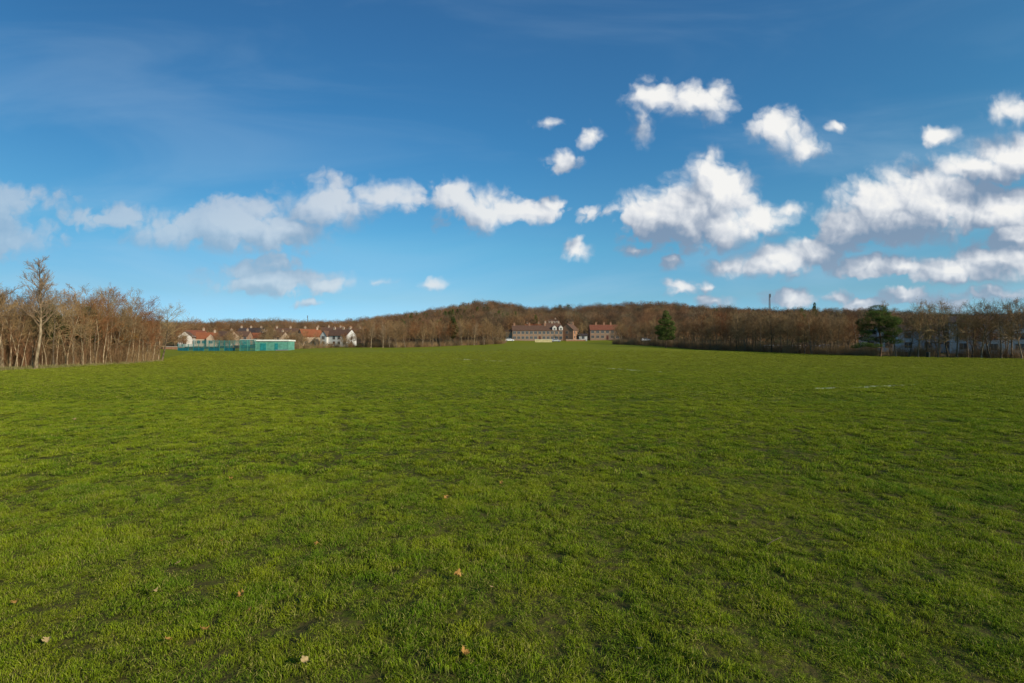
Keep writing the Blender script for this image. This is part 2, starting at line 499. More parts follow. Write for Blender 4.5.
# ================================================================== ground sheet
def build_ground():
    fr = np.radians(np.arange(-60, 60.01, .25))
    side = np.radians(np.concatenate([np.arange(62, 180, 3.0)]))
    az = np.concatenate([-side[::-1], fr, side])
    rad = np.concatenate([np.geomspace(.3, 1.4, 8), np.geomspace(1.5, 40, 470), np.geomspace(41, 4000, 150)])
    A, Rr = np.meshgrid(az, rad)
    X = np.sin(A) * Rr; Y = np.cos(A) * Rr
    Z = hz(X, Y)
    n_a, n_r = len(az), len(rad)
    co = np.stack([X, Y, Z], -1).reshape(-1, 3)
    co = np.vstack([co, [[0, 0, H(0, 0)]]])
    i, j = np.meshgrid(np.arange(n_r - 1), np.arange(n_a), indexing='ij')
    j2 = (j + 1) % n_a
    quads = np.stack([i * n_a + j, (i) * n_a + j2, (i + 1) * n_a + j2, (i + 1) * n_a + j], -1).reshape(-1, 4)[:, ::-1]
    c = len(co) - 1
    tris = [(c, (k + 1) % n_a, k) for k in range(n_a)]
    me = bpy.data.meshes.new('ground')
    nq, nt_ = len(quads), len(tris)
    me.vertices.add(len(co)); me.vertices.foreach_set('co', co.ravel())
    me.loops.add(nq * 4 + nt_ * 3)
    me.loops.foreach_set('vertex_index', np.concatenate([quads.ravel(), np.array(tris).ravel()]).astype(np.int32))
    me.polygons.add(nq + nt_)
    ls = np.concatenate([np.arange(nq) * 4, nq * 4 + np.arange(nt_) * 3]).astype(np.int32)
    me.polygons.foreach_set('loop_start', ls)
    me.polygons.foreach_set('use_smooth', np.ones(nq + nt_, bool))
    me.update(calc_edges=True)
    r = np.hypot(co[:, 0], co[:, 1]); a = np.arctan2(co[:, 0], co[:, 1])
    rb = profile(a)[0]
    w = np.clip((r - rb * 1.0 + fbm(co[:, 0] / 3, co[:, 1] / 3, 5, 2) * .8) / 1.2, 0, 1)
    # behind the courts and beside the far houses the mown grass runs on
    at = me.attributes.new('wood', 'FLOAT', 'POINT')
    u_ = np.tan(np.clip(a, -1.4, 1.4))
    lawn = ((u_ > -.72) & (u_ < -.27) | (u_ > -.02) & (u_ < .23)) & (r < np.maximum(rb * 1.32, np.where(u_ < -.6, 182, 0)))
    w = np.where(lawn, w * .0, w)
    at.data.foreach_set('value', w.astype(np.float32))
    me.materials.append(M['ground'])
    o = bpy.data.objects.new('ground', me); COL.objects.link(o)
    tag(o, 'broad mown grass playing field rising gently to wooded hills behind', 'ground', kind='structure')
    return o
build_ground()

# ================================================================== scattering (only for uncountable stuff)
def scatter(name, pts, idx, rotz, scl, protos, tilt=None):
    """one object: a point mesh whose points carry copies of the proto meshes"""
    lib = bpy.data.collections.new(name + '_library')
    for k, me in enumerate(protos):
        lib.objects.link(bpy.data.objects.new('%s_piece_%02d' % (name, k), me))
    me = bpy.data.meshes.new(name)
    n = len(pts)
    me.vertices.add(n); me.vertices.foreach_set('co', np.asarray(pts, np.float32).ravel())
    a = me.attributes.new('pick', 'INT', 'POINT'); a.data.foreach_set('value', np.asarray(idx, np.int32))
    rot = np.zeros((n, 3), np.float32); rot[:, 2] = rotz
    if tilt is not None: rot[:, 0:2] = tilt
    a = me.attributes.new('turn', 'FLOAT_VECTOR', 'POINT'); a.data.foreach_set('vector', rot.ravel())
    s3 = np.asarray(scl, np.float32)
    if s3.ndim == 1: s3 = np.repeat(s3[:, None], 3, 1)
    a = me.attributes.new('size', 'FLOAT_VECTOR', 'POINT'); a.data.foreach_set('vector', s3.ravel())
    o = bpy.data.objects.new(name, me); COL.objects.link(o)
    ng = bpy.data.node_groups.new(name + '_scatter', 'GeometryNodeTree')
    ng.interface.new_socket('Geometry', in_out='INPUT', socket_type='NodeSocketGeometry')
    ng.interface.new_socket('Geometry', in_out='OUTPUT', socket_type='NodeSocketGeometry')
    N = ng.nodes
    gi = N.new('NodeGroupInput'); go = N.new('NodeGroupOutput')
    ip = N.new('GeometryNodeInstanceOnPoints'); ci = N.new('GeometryNodeCollectionInfo')
    ci.inputs[0].default_value = lib; ci.inputs[1].default_value = True; ci.inputs[2].default_value = True
    def at(nm, ty):
        q = N.new('GeometryNodeInputNamedAttribute'); q.data_type = ty; q.inputs[0].default_value = nm
        return [s for s in q.outputs if s.enabled][0]
    L = ng.links.new
    L(gi.outputs[0], ip.inputs['Points']); L(ci.outputs[0], ip.inputs['Instance'])
    ip.inputs['Pick Instance'].default_value = True
    L(at('pick', 'INT'), ip.inputs['Instance Index'])
    e2r = N.new('FunctionNodeEulerToRotation'); L(at('turn', 'FLOAT_VECTOR'), e2r.inputs[0])
    L(e2r.outputs[0], ip.inputs['Rotation']); L(at('size', 'FLOAT_VECTOR'), ip.inputs['Scale'])
    L(ip.outputs[0], go.inputs[0])
    md = o.modifiers.new('scatter', 'NODES'); md.node_group = ng
    return o

# ------------------------------------------------------------------ grass
def tuft(radius, n, wid, length, seed, m, straw=.12):
    r = np.random.default_rng(seed)
    v = []; f = []; tint = []; hg = []
    for i in range(n):
        a = r.uniform(0, 2 * math.pi); q = radius * math.sqrt(r.uniform(0, 1))
        bx, by = q * math.cos(a), q * math.sin(a)
        L = length * r.uniform(.45, 1.15) * (1 - .35 * (q / radius) ** 2)
        th = r.uniform(0, 2 * math.pi); lean = r.uniform(.2, 1.7)
        dx, dy = math.cos(th), math.sin(th)
        fx = r.uniform(0, 2 * math.pi); wx, wy = math.cos(fx) * wid * .5, math.sin(fx) * wid * .5
        h1, h2 = L * .55 * (1 - .12 * lean), L * (1 - .42 * lean)
        o1, o2 = L * .22 * lean, L * .78 * lean
        k = len(v)
        v += [(bx - wx, by - wy, -.012), (bx + wx, by + wy, -.012),
              (bx + dx * o1 + wx * .85, by + dy * o1 + wy * .85, h1), (bx + dx * o1 - wx * .85, by + dy * o1 - wy * .85, h1),
              (bx + dx * o2, by + dy * o2, h2)]
        f += [(k, k + 1, k + 2, k + 3), (k + 3, k + 2, k + 4)]
        t = 1.0 if r.uniform() < straw else r.uniform(0, .22)
        tint += [t * .8, t * .8, t, t, min(1, t + .12)]
        hg += [0, 0, .55, .55, 1]
    me = bpy.data.meshes.new('grass_tuft'); me.from_pydata(v, [], f)
    me.attributes.new('tint', 'FLOAT', 'POINT').data.foreach_set('value', tint)
    me.attributes.new('hgt', 'FLOAT', 'POINT').data.foreach_set('value', hg)
    me.materials.append(m)
    return me

BANDS = [ # y0, y1, per m2, tuft radius, blades, width, length
    (1.9, 6.5, 330, .062, 54, .0030, .060),
    (6.5, 16, 105, .105, 74, .0048, .064),
    (16, 42, 19, .21, 100, .0095, .070),
    (42, 125, 3.6, .45, 130, .018, .072)]
protos = []; P_, I_, S_, T_ = [], [], [], []
for bi, (y0, y1, den, tr_, nb, wd, ln) in enumerate(BANDS):
    for k in range(5): protos.append(tuft(tr_, nb, wd, ln, 100 + bi * 10 + k, M['blade'], (.05, .09, .11, .14, .24)[k]))
    u0, u1 = -1.18, 1.18
    area = (u1 - u0) / 2 * (y1 ** 2 - y0 ** 2)
    n = int(area * den)
    Y = np.sqrt(rng.uniform(y0 ** 2, y1 ** 2, n)); X = rng.uniform(u0, u1, n) * Y
    a = np.arctan2(X, Y); ok = np.hypot(X, Y) < profile(a)[0] + .3
    X, Y = X[ok], Y[ok]
    c1 = fbm(X / .24, Y / .27, 41, 2); c2 = fbm(X / 1.5, Y / 1.1, 51, 2)
    s = .80 + .60 * c1 + .14 * c2
    keep = (c1 + c2 * .15 + rng.uniform(-.15, .15, len(X))) > -.62
    thin_ = ~keep & (rng.uniform(0, 1, len(X)) < .62)      # worn spots keep short sparse tufts
    s = np.where(thin_, rng.uniform(.30, .55, len(X)), s); keep = keep | thin_
    if bi >= 3: keep = rng.uniform(0, 1, len(X)) > np.clip((Y - 62) / 60, 0, 1)      # thins out with distance
    X, Y, s = X[keep], Y[keep], s[keep]
    s = np.clip(s, .22, 1.7) * rng.uniform(.85, 1.15, len(s))
    Z = hz(X, Y)
    P_.append(np.stack([X, Y, Z], -1)); I_.append(bi * 5 + rng.integers(0, 5, len(X)))
    tl = np.stack([fbm(X / .33, Y / .33, 61, 2), fbm(X / .33, Y / .33, 71, 2)], -1) * .42 + rng.normal(0, .10, (len(X), 2)); T_.append(tl)
    w3 = np.stack([.75 + .25 * s, .75 + .25 * s, s], -1); S_.append(w3)
P_ = np.vstack(P_); I_ = np.concatenate(I_); S_ = np.vstack(S_)
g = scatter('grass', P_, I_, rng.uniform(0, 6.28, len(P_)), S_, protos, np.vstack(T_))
tag(g, 'short winter grass in lush tufts with worn thin patches across the field', 'grass', kind='stuff')

# ------------------------------------------------------------------ worn pitch markings : strips of paint-dusted tufts
def pitch_line(pix, label, dens=11, wid=.14):
    pts = [ground_hit(*p) for p in pix]
    P = []
    for (a, b_) in zip(pts, pts[1:]):
        L = math.hypot(b_[0] - a[0], b_[1] - a[1]); n = int(L * dens)
        for k in range(n):
            t = rng.uniform(); x = a[0] + (b_[0] - a[0]) * t; y = a[1] + (b_[1] - a[1]) * t
            dx, dy = (b_[1] - a[1]) / L, -(b_[0] - a[0]) / L
            q = rng.normal(0, wid * .5)
            x += dx * q; y += dy * q
            if vnoise(x / 2.2, y / 2.2, 77) > -.25: P.append((x, y, H(x, y)))
    P = np.array(P)
    pr = [tuft(.10, 26, .016, .062, 900 + k, M['painted'], 0) for k in range(3)]
    o = scatter('pitch_marking', P, rng.integers(0, 3, len(P)), rng.uniform(0, 6.28, len(P)), rng.uniform(.8, 1.2, len(P)), pr)
    tag(o, label, 'pitch marking', 'worn white lines of the sports pitch', 'structure')
pitch_line([(452, 358.5), (520, 361.5), (585, 366), (642, 371), (697, 375)], 'worn white touchline running across the middle of the far field')
pitch_line([(800, 389.5), (850, 388), (905, 385.5), (946, 384)], 'faint white pitch line crossing the right of the field')

# ================================================================== trees
class TP: pass
def rand_dir(rd):
    while True:
        v = Vector((rd.uniform(-1, 1), rd.uniform(-1, 1), rd.uniform(-1, 1)))
        if .1 < v.length < 1: return v.normalized()
def deflect(d, ang, rd):
    ax = d.cross(rand_dir(rd))
    if ax.length < 1e-3: ax = d.orthogonal()
    return (Matrix.Rotation(ang, 3, ax.normalized()) @ d).normalized()
def branch(mb, p, d, L, r, lvl, o, rd):
    nseg = 4 if lvl == 1 else 3
    if lvl >= 3:
        q = p + d * L
        mb.spike(p, q, r)
        for i in range(o.ntw):
            t = rd.uniform(.15, .9)
            d2 = deflect(d, R(rd.uniform(30, 70)), rd); d2.z += o.up * .2; d2.normalize()
            mb.spike(p + d * L * t, p + d * L * t + d2 * L * rd.uniform(.35, .7), r * .75)
        return
    pts = [p]; dd = d.copy()
    for k in range(nseg):
        dd = (dd + rand_dir(rd) * o.wob + Vector((0, 0, o.up))).normalized()
        pts.append(pts[-1] + dd * L / nseg)
    rad = [r * (1 - .8 * k / nseg) + (.003 if lvl == 1 else .0055) for k in range(nseg + 1)]
    mb.tube(pts, rad, 4 if lvl == 1 else 3, False)
    n = o.n2 if lvl == 1 else o.n3
    for i in range(n):
        t = .22 + .78 * (i + rd.uniform(0, 1)) / n
        f = t * nseg; k = min(int(f), nseg - 1)
        q = pts[k].lerp(pts[k + 1], f - k)
        ax = (pts[k + 1] - pts[k]).normalized()
        d2 = deflect(ax, R(rd.uniform(25, 60)), rd)
        d2.z += o.up * (.8 if lvl == 1 else .2); d2.normalize()
        branch(mb, q, d2, L * rd.uniform(.42, .68) * (1.15 - .5 * t), max(rad[k] * .55, o.rt), lvl + 1, o, rd)
def bare_tree(seed, h, tr, nlimb=16, first=.3, spread=.34, steep=45, up=.12, wob=.22, n2=7, n3=6, ntw=3, rt=.0075, lean=.03, stems=1):
    rd = random.Random(seed)
    o = TP(); o.up = up; o.wob = wob; o.n2 = n2; o.n3 = n3; o.ntw = ntw; o.rt = rt
    T = MB(); C = MB()
    for s in range(stems):
        az = rd.uniform(0, 6.28)
        ln = lean if stems == 1 else .16
        pts = [Vector((0, 0, -.15))]; d = Vector((math.cos(az) * ln, math.sin(az) * ln, 1)).normalized()
        hh = h * (1 if s == 0 else rd.uniform(.7, .95)); ns = 9
        for k in range(ns):
            d = (d + rand_dir(rd) * .105 + Vector((0, 0, .035))).normalized()
            pts.append(pts[-1] + d * (hh / ns))
        rad = [tr * (1.35 if k == 0 else 1) * (1 - k / ns) ** .8 + .012 for k in range(ns + 1)]
        T.tube(pts, rad, 7)
        nl = max(3, nlimb // stems)
        for i in range(nl):
            t = first + (.985 - first) * ((i + rd.uniform(0, .8)) / nl)
            f = t * ns; k = min(int(f), ns - 1)
            p = pts[k].lerp(pts[k + 1], f - k)
            a = i * 2.4 + rd.uniform(-.5, .5) + s
            e = R(steep + (t - first) * 30 + rd.uniform(-12, 12))
            d2 = Vector((math.cos(a) * math.cos(e), math.sin(a) * math.cos(e), math.sin(e)))
            L = h * spread * (1.12 - .72 * ((t - first) / (1 - first)) ** 1.3) * rd.uniform(.75, 1.15)
            branch(C, p, d2, L, max(rad[k] * .5, .014), 1, o, rd)
    return T, C
def sphere_leaves(mb, c, rad, n, size, rd, kind='leaf'):
    """leaf or needle sprays through an ellipsoid's outer volume"""
    for i in range(n):
        v = rand_dir(rd); q = rd.uniform(.35, 1.0) ** .5
        p = Vector((c[0] + v.x * rad[0] * q, c[1] + v.y * rad[1] * q, c[2] + v.z * rad[2] * q))
        if kind == 'needle':
            for k in range(5):
                d = (v * .6 + rand_dir(rd) + Vector((0, 0, .25))).normalized() * size * rd.uniform(.7, 1.3)
                s = d.orthogonal().normalized() * size * .09
                mb.quad(p + s, p - s, p + d)
        else:
            a = rand_dir(rd) * size * rd.uniform(.6, 1.2); b_ = a.cross(rand_dir(rd)).normalized() * size * .4
            mb.quad(p - a * .5, p + b_ * .6, p + a * .6, p - b_ * .6)
def thing_tree(name, T, C, mt, mc, label=None, cat='tree', group=None, extra=None):
    e = empty(name, (0, 0, -500))
    T.build('trunk', mt, e, True); C.build('crown', mc, e)
    if extra: extra[0].build(extra[1], extra[2], e)
    tag(e, label, cat, group)
    NOM[e.name] = float(np.array(C.v)[:, 2].max()) * .965
    return e
NOM = {}
USED = {}
def place(proto, x, y, rz, sc, label, group=None, sz=None, cat=None, tiltx=0):
    """first use moves the proto itself, later uses copy it with its parts"""
    if USED.get(proto.name): o = copy_tree(proto)
    else: o = proto; USED[proto.name] = True
    o.location = (x, y, H(x, y)); o.rotation_euler = (tiltx, 0, rz)
    o.scale = (sc, sc, sc if sz is None else sz)
    o['label'] = label
    if group: o['group'] = group
    elif 'group' in o: del o['group']
    if cat: o['category'] = cat
    return o

kinds = {}
def mk(key, name, mt, mc, **kw):
    lst = []
    nv = kw.pop('nv', 2)
    for i in range(nv):
        T, C = bare_tree(seed=len(kinds) * 31 + i * 7 + 3, **kw)
        lst.append(thing_tree(name, T, C, M[mt], M[mc]))
    kinds[key] = lst
mk('birch', 'birch_tree', 'bark_pale', 'twig_pale', nv=2, h=9, tr=.11, nlimb=32, first=.36, spread=.19, steep=42, up=.10, wob=.26, n2=8, n3=6, rt=.006)
mk('alder', 'bare_tree', 'bark_grey', 'twig_brown', nv=4, h=9, tr=.12, nlimb=19, first=.32, spread=.36, steep=26, up=.085, wob=.30, n2=8, n3=7)
mk('oak', 'bare_tree', 'bark_dark', 'twig_dull', nv=4, h=9, tr=.15, nlimb=15, first=.30, spread=.48, steep=20, up=.06, wob=.42, n2=9, n3=7, lean=.12)
mk('red', 'bare_tree', 'bark_grey', 'twig_red', nv=2, h=9, tr=.11, nlimb=18, first=.36, spread=.38, steep=22, up=.07, wob=.3, n2=8, n3=7)
mk('multi', 'bare_tree', 'bark_grey', 'twig_brown', nv=3, h=8, tr=.085, nlimb=24, first=.30, spread=.32, steep=30, up=.09, wob=.3, stems=3)
mk('sapling', 'sapling', 'bark_pale', 'twig_thicket', nv=3, h=5.5, tr=.05, nlimb=11, first=.18, spread=.20, steep=55, up=.2, n2=4, n3=4, ntw=2)
def pick(*keys):
    k = random.choice(keys); return random.choice(kinds[k])

# ---- left wood
LEFT = np.array([(-1.30, 31), (-1.02, 38), (-.90, 44), (-.80, 52), (-.70, 62), (-.688, 66)])
def left_edge(u): return float(np.interp(u, LEFT[:, 0], LEFT[:, 1]))
def top_h(x, y, py): return EYE + (HY - py) / FPX * y - H(x, y)
def put_top(proto, px, Y, py, nominal, label, group=None, wide=1.0, rz=None, cat=None):
    """stand a tree at bearing px, depth Y and scale it to reach the given height"""
    x = depth_pt(px, Y); h = top_h(x, Y, py) / NOM[proto.name]
    return place(proto, x, Y, random.uniform(0, 6.28) if rz is None else rz, h * wide, label, group, sz=h, cat=cat)

put_top(kinds['birch'][0], 36, 40.5, 255, 9.3, 'tallest pale-barked birch rising above the wood at the left edge', wide=.95, cat='tree')
put_top(kinds['birch'][1], 3, 39.5, 270, 9.3, 'pale birch with whitish twigs at the extreme left of the wood', wide=1.15, cat='tree')
put_top(kinds['oak'][0], 162, 66, 300, 9.2, 'wide spreading bare tree standing at the open right end of the left wood', wide=.92, cat='tree')
put_top(kinds['alder'][0], 131, 61, 289, 9.2, 'bare tree with a straight pale trunk at the right part of the left wood', wide=.85, cat='tree')
put_top(kinds['red'][0], 147, 64, 296, 9.2, 'russet-twigged bare tree beside the end tree of the left wood', wide=.95, cat='tree')
# beech that keeps its orange leaves
T, C = bare_tree(501, 5.6, .08, 14, .2, .34, 30, .05, .25, 6, 4, 2)
LV = MB(); rdl = random.Random(5)
for (cx_, cy_, cz_, a_, b_, c_) in ((.2, 0, 4.1, 1.7, 1.2, .7), (-1.1, .2, 3.5, 1.3, 1.0, .55), (1.4, -.2, 3.2, 1.2, 1.0, .5), (.3, .1, 2.6, 1.5, 1.1, .5), (-.3, 0, 4.9, .8, .7, .5)):
    sphere_leaves(LV, (cx_, cy_, cz_), (a_, b_, c_), 620, .10, rdl)
beech = thing_tree('beech_tree', T, C, M['bark_grey'], M['twig_red'], 'x', 'tree', None, (LV, 'foliage', M['leaf_orange']))
put_top(beech, 112, 55.5, 312, 5.4, 'small beech holding its orange leaves inside the left wood', wide=1.0, rz=.4)
# dark ivy-clad evergreens inside the wood
def evergreen(name, seed, h, clumps, n, size, kind='leaf', mt='bark_dark', mc='ivy', tr=.12, path=None, limbs=True):
    T = MB(); rd = random.Random(seed)
    path = path or [(0, 0, -.15), (.05, 0, h * .3), (0, .05, h * .65), (.05, 0, h * .92)]
    pts = [Vector(p) for p in path]
    T.tube(pts, [tr * (1 - .8 * k / (len(pts) - 1)) + .015 for k in range(len(pts))], 8)
    C = MB()
    for c in clumps:
        if limbs:
            # limb from the trunk out into the clump
            k = min(range(len(pts)), key=lambda i: abs(pts[i].z - (c[2] - .6)))
            a = pts[k]; b_ = Vector(c[:3])
            mid = a.lerp(b_, .5) + Vector((0, 0, -.15))
            T.tube([a, mid, b_], [tr * .35, tr * .22, .02], 5, False)
        vol = c[3] * c[4] * c[5]
        sphere_leaves(C, c[:3], c[3:6], int(n * max(.25, vol ** .66)), size, rd, kind)
    return thing_tree(name, T, C, M[mt], M[mc])
ev = evergreen('evergreen_tree', 3, 6, [(0, 0, 4.6, 1.5, 1.3, 1.2), (1.0, .2, 3.5, 1.4, 1.2, 1.0), (-1.1, 0, 3.4, 1.3, 1.2, 1.0), (0, 0, 5.6, .8, .8, .8), (.2, -.4, 2.4, 1.5, 1.1, .9)], 1500, .16)
put_top(ev, 88, 54, 308, 6.3, 'dark evergreen tree half hidden behind the bare trunks of the left wood', wide=1.0, cat='tree')
put_top(ev, 47, 46, 303, 6.3, 'dark ivy-green tree just right of the tall pale birch', wide=.75, cat='tree')
G_L = 'bare trees of the wood at the left edge of the field'
lab_L = 'bare brown winter tree in the thick wood on the left'
tops = np.array([(-60, 266), (0, 282), (25, 292), (55, 287), (75, 281), (110, 286), (140, 300), (165, 314)])
for i in range(44):
    px = -70 + 222 * (i + random.random() * .8) / 44
    row = i % 4
    u_ = (px - CX) / FPX
    Y = left_edge(u_) + 0.6 + row * 3.2 + random.uniform(0, 1.6)
    if px > 140: Y = left_edge(u_) + random.uniform(.5, 3)
    py = np.interp(px, tops[:, 0], tops[:, 1]) + random.uniform(-3, 20)
    put_top(pick('alder', 'oak', 'red', 'multi', 'alder'), px, Y, py, 9.2, lab_L, G_L, wide=random.uniform(.75, .95), cat='tree')
for i in range(60):
    px = -60 + 219 * (i + random.random()) / 60
    u_ = (px - CX) / FPX
    Y = left_edge(u_) + random.uniform(0, 2.2)
    put_top(random.choice(kinds['sapling']), px, Y, random.uniform(312, 334), 5.6, 'thin upright sapling along the front edge of the left wood', 'saplings along the edge of the left wood', cat='sapling', wide=random.uniform(.8, 1.1))

# ---- thicket of brush under the left wood and at the feet of the belts
def brush(seed, w, h, n, mt):
    rd = random.Random(seed); b_ = MB()
    for i in range(n):
        x, y = rd.uniform(-w, w), rd.uniform(-w, w); L = h * rd.uniform(.45, 1.1)
        d = Vector((rd.uniform(-.25, .25), rd.uniform(-.25, .25), 1)).normalized()
        p = Vector((x, y, -.05)); q = p + d * L
        b_.spike(p, q, .016)
        for k in range(7):
            t = rd.uniform(.15, .95); d2 = deflect(d, R(rd.uniform(20, 60)), rd)
            b_.spike(p + d * L * t, p + d * L * t + d2 * L * rd.uniform(.12, .35), .008)
    return b_.mesh('brush', M[mt])
BR = [brush(1, 1.3, 3.0, 90, 'twig_thicket'), brush(2, 1.3, 2.4, 90, 'twig_brown'), brush(3, 1.3, 2.7, 80, 'twig_dull')]
P = []
for i in range(520):
    u_ = random.uniform(-1.35, -.722); Y = left_edge(u_) + 1.6 + random.random() ** 1.3 * 16
    if Y * .692 > -u_ * Y and False: pass
    x = u_ * Y
    P.append((x, Y, H(x, Y)))
o = scatter('undergrowth', P, rng.integers(0, 3, len(P)), rng.uniform(0, 6.28, len(P)), rng.uniform(.5, .95, len(P)), BR)
tag(o, 'dense reddish-brown leafless undergrowth filling the left wood', 'undergrowth', kind='stuff')

P = []
for i in range(700):
    u_ = random.uniform(-1.3, -.70); Y = left_edge(u_) + random.gauss(.1, .45); P.append((u_ * Y, Y, H(u_ * Y, Y)))
M['straw'] = translucent_leaf('long_dry_grass', lambda b: b.mix(b.noise(b.n('ShaderNodeNewGeometry').outputs['Position'], 1.5, 2), (.16, .17, .04, 1), (.42, .34, .17, 1)), .3)
o = scatter('long_grass', P, rng.integers(0, 3, len(P)), rng.uniform(0, 6.28, len(P)), rng.uniform(.5, 1.3, len(P)), [tuft(.22, 60, .02, .42, 700 + k, M['straw'], 0) for k in range(3)])
tag(o, 'uncut dry grass fringe along the foot of the left wood', 'grass', kind='stuff')

# ---- centre belt, left of the far terrace
G_C = 'bare trees of the belt left of the long brick terrace'
for i in range(52):
    px = 352 + 152 * (i + random.random()) / 52
    Y = float(np.interp(px, [350, 400, 480, 505], [188, 177, 188, 196])) + (i % 3) * 5 + random.uniform(0, 3)
    py = np.interp(px, [350, 365, 400, 450, 490, 505], [332, 322, 320, 320, 319, 326]) + random.uniform(-1.5, 3.5)
    put_top(pick('alder', 'red', 'multi', 'alder'), px, Y, py, 9.2, 'bare brown tree in the belt left of the long terrace', G_C, wide=random.uniform(.8, 1.0), cat='tree')
for px, lb in ((371, 'pale-trunked tree at the left front of the central tree belt'), (383, 'second pale-trunked tree from the left in the central belt'), (462, 'short pale trunk in front of the right half of the central belt'), (474, 'tall slim pale trunk near the right end of the central belt')):
    put_top(kinds['birch'][px % 2], px, 174 if px < 400 else 184, 322, 9.3, lb, wide=.9, cat='tree')
put_top(ev, 453, 190, 317, 6.3, 'green ivy-covered tree standing out in the brown central belt', wide=.6, cat='tree')

# ---- right belt
G_R = 'bare trees of the long belt right of the brick house'
for i in range(86):
    px = 614 + 246 * (i + random.random()) / 86
    Y = float(np.interp(px, [610, 640, 712, 800, 870], [196, 168, 133, 107, 96])) + (i % 3) * 4.5 + random.uniform(0, 3)
    py = np.interp(px, [612, 650, 700, 720, 760, 800, 860], [323, 318, 315, 311, 308, 309, 314]) + random.uniform(-1.5, 5)
    put_top(pick('alder', 'oak', 'multi', 'alder', 'red'), px, Y, py, 9.2, 'bare brown tree in the long belt right of the brick house', G_R, wide=random.uniform(.8, 1.0), cat='tree')
G_E = 'bare trees in front of the white buildings at the right'
spec = [(896, 300), (909, 312), (918, 300), (927, 296), (938, 298), (948, 297), (957, 302), (972, 300), (981, 299), (990, 296), (1001, 297), (1012, 296), (1022, 298), (1034, 297), (1046, 298), (1060, 296)]
for i, (px, py) in enumerate(spec):
    Y = float(np.interp(px, [890, 1024, 1070], [90, 81, 79])) + (i % 2) * 2.5
    put_top(pick('oak', 'alder', 'oak'), px, Y, py, 9.2, 'leafless grey-brown tree in front of the white buildings on the right', G_E, wide=random.uniform(.75, .9), cat='tree')
for i in range(13):
    px = random.uniform(888, 1070); Y = float(np.interp(px, [890, 1024, 1070], [95, 86, 84])) + random.uniform(0, 6)
    put_top(pick('alder', 'red', 'multi'), px, Y, random.uniform(308, 320), 9.2, 'lower bare tree in the second row before the white buildings', 'lower bare trees behind the right front row', wide=random.uniform(.8, 1.0), cat='tree')
G_V = 'small bare trees among the village houses at the left'
for i in range(80):
    px = random.choice([random.uniform(216, 236), random.uniform(172, 186), random.uniform(214, 240), random.uniform(262, 305), random.uniform(262, 305), random.uniform(288, 322), random.uniform(343, 356)])
    Y = random.uniform(178, 204) if i % 3 else random.uniform(228, 256)
    put_top(pick('oak', 'alder', 'multi', 'red'), px, Y, random.uniform(329, 338) if i % 3 else random.uniform(324, 331), 9.2, 'small bare tree among the village houses on the left', G_V, wide=random.uniform(.9, 1.3), cat='tree')
put_top(ev, 319, 228, 329, 6.3, 'dark evergreen between the orange-roofed and the white-walled house', wide=.8, cat='tree')
put_top(kinds['birch'][1], 364, 183, 336, 9.3, 'small pale-stemmed tree at the right end of the village', wide=1.0, cat='tree')
put_top(kinds['birch'][0], 299.5, 176, 331, 9.3, 'slender pale tree standing on the grass right of the pavilion', wide=1.1, cat='tree')
for px, Y, py in ((581, 236, 322), (584, 252, 320), (621, 226, 322), (506, 226, 328)):
    put_top(pick('alder', 'oak'), px, Y, py, 9.2, 'bare tree standing between or beside the brick houses in the middle', 'bare trees around the brick houses in the middle', wide=.9, cat='tree')
# low brush at the feet of the belts
P = []
for px0, px1, n in ((350, 505, 190), (614, 875, 400), (880, 1070, 50), (290, 356, 40)):
    for i in range(n):
        px = random.uniform(px0, px1); a = math.atan((px - CX) / FPX)
        Y = float(profile(np.array([a]))[0][0]) * math.cos(a) + random.uniform(2, 12)
        x = depth_pt(px, Y); P.append((x, Y, H(x, Y)))
o = scatter('brushwood', P, rng.integers(1, 3, len(P)), rng.uniform(0, 6.28, len(P)), rng.uniform(.45, 1.0, len(P)), BR)
tag(o, 'dark low brushwood at the feet of the far tree belts', 'brushwood', kind='stuff')

# ---- pines
k = 9.0 / 500 * 10
def pc(dx, py, r, rz_, dy=0, dep=None):
    """clump at dx px right of the trunk, at image row py, pixel radii r, rz_ (tree at depth 90)"""
    s = 90 / 500
    return (dx * s, dy * 1.6, (356 - py) * s, r * s * .95, (dep or r * .9) * s * .95, rz_ * s * .86)
big = evergreen('pine_tree', 9, 9.5, [
    pc(-2, 309, 9, 5), pc(6, 314, 10, 6, .8), pc(-9, 316, 9, 6, -.5), pc(-14, 322, 7, 5, .4), pc(3, 321, 12, 6, -.9), pc(12, 322, 8, 6), pc(-5, 328, 12, 6, .7),
    pc(8, 330, 10, 6, -.4), pc(14, 335, 7, 5, .6), pc(-14, 333, 6, 3.2), pc(-10, 338, 8, 3.0, .5), pc(-18, 344, 8, 2.4, -.3), pc(-24, 346, 5, 1.8), pc(-8, 345, 8, 2.2, -.4), pc(5, 339, 9, 4, .3), pc(14, 341, 6, 3, -.3)],
    620, .21, 'needle', 'bark_pine', 'needle', .17, [(0, 0, -.2), (.25, 0, 1.6), (.1, .05, 3.4), (-.15, 0, 5.4), (0, 0, 7.4), (.1, 0, 8.6)])
x = depth_pt(880, 89); place(big, x, 89, 0, 1.0, 'large dark Scots pine with low boughs spreading left, right of centre', cat='tree')
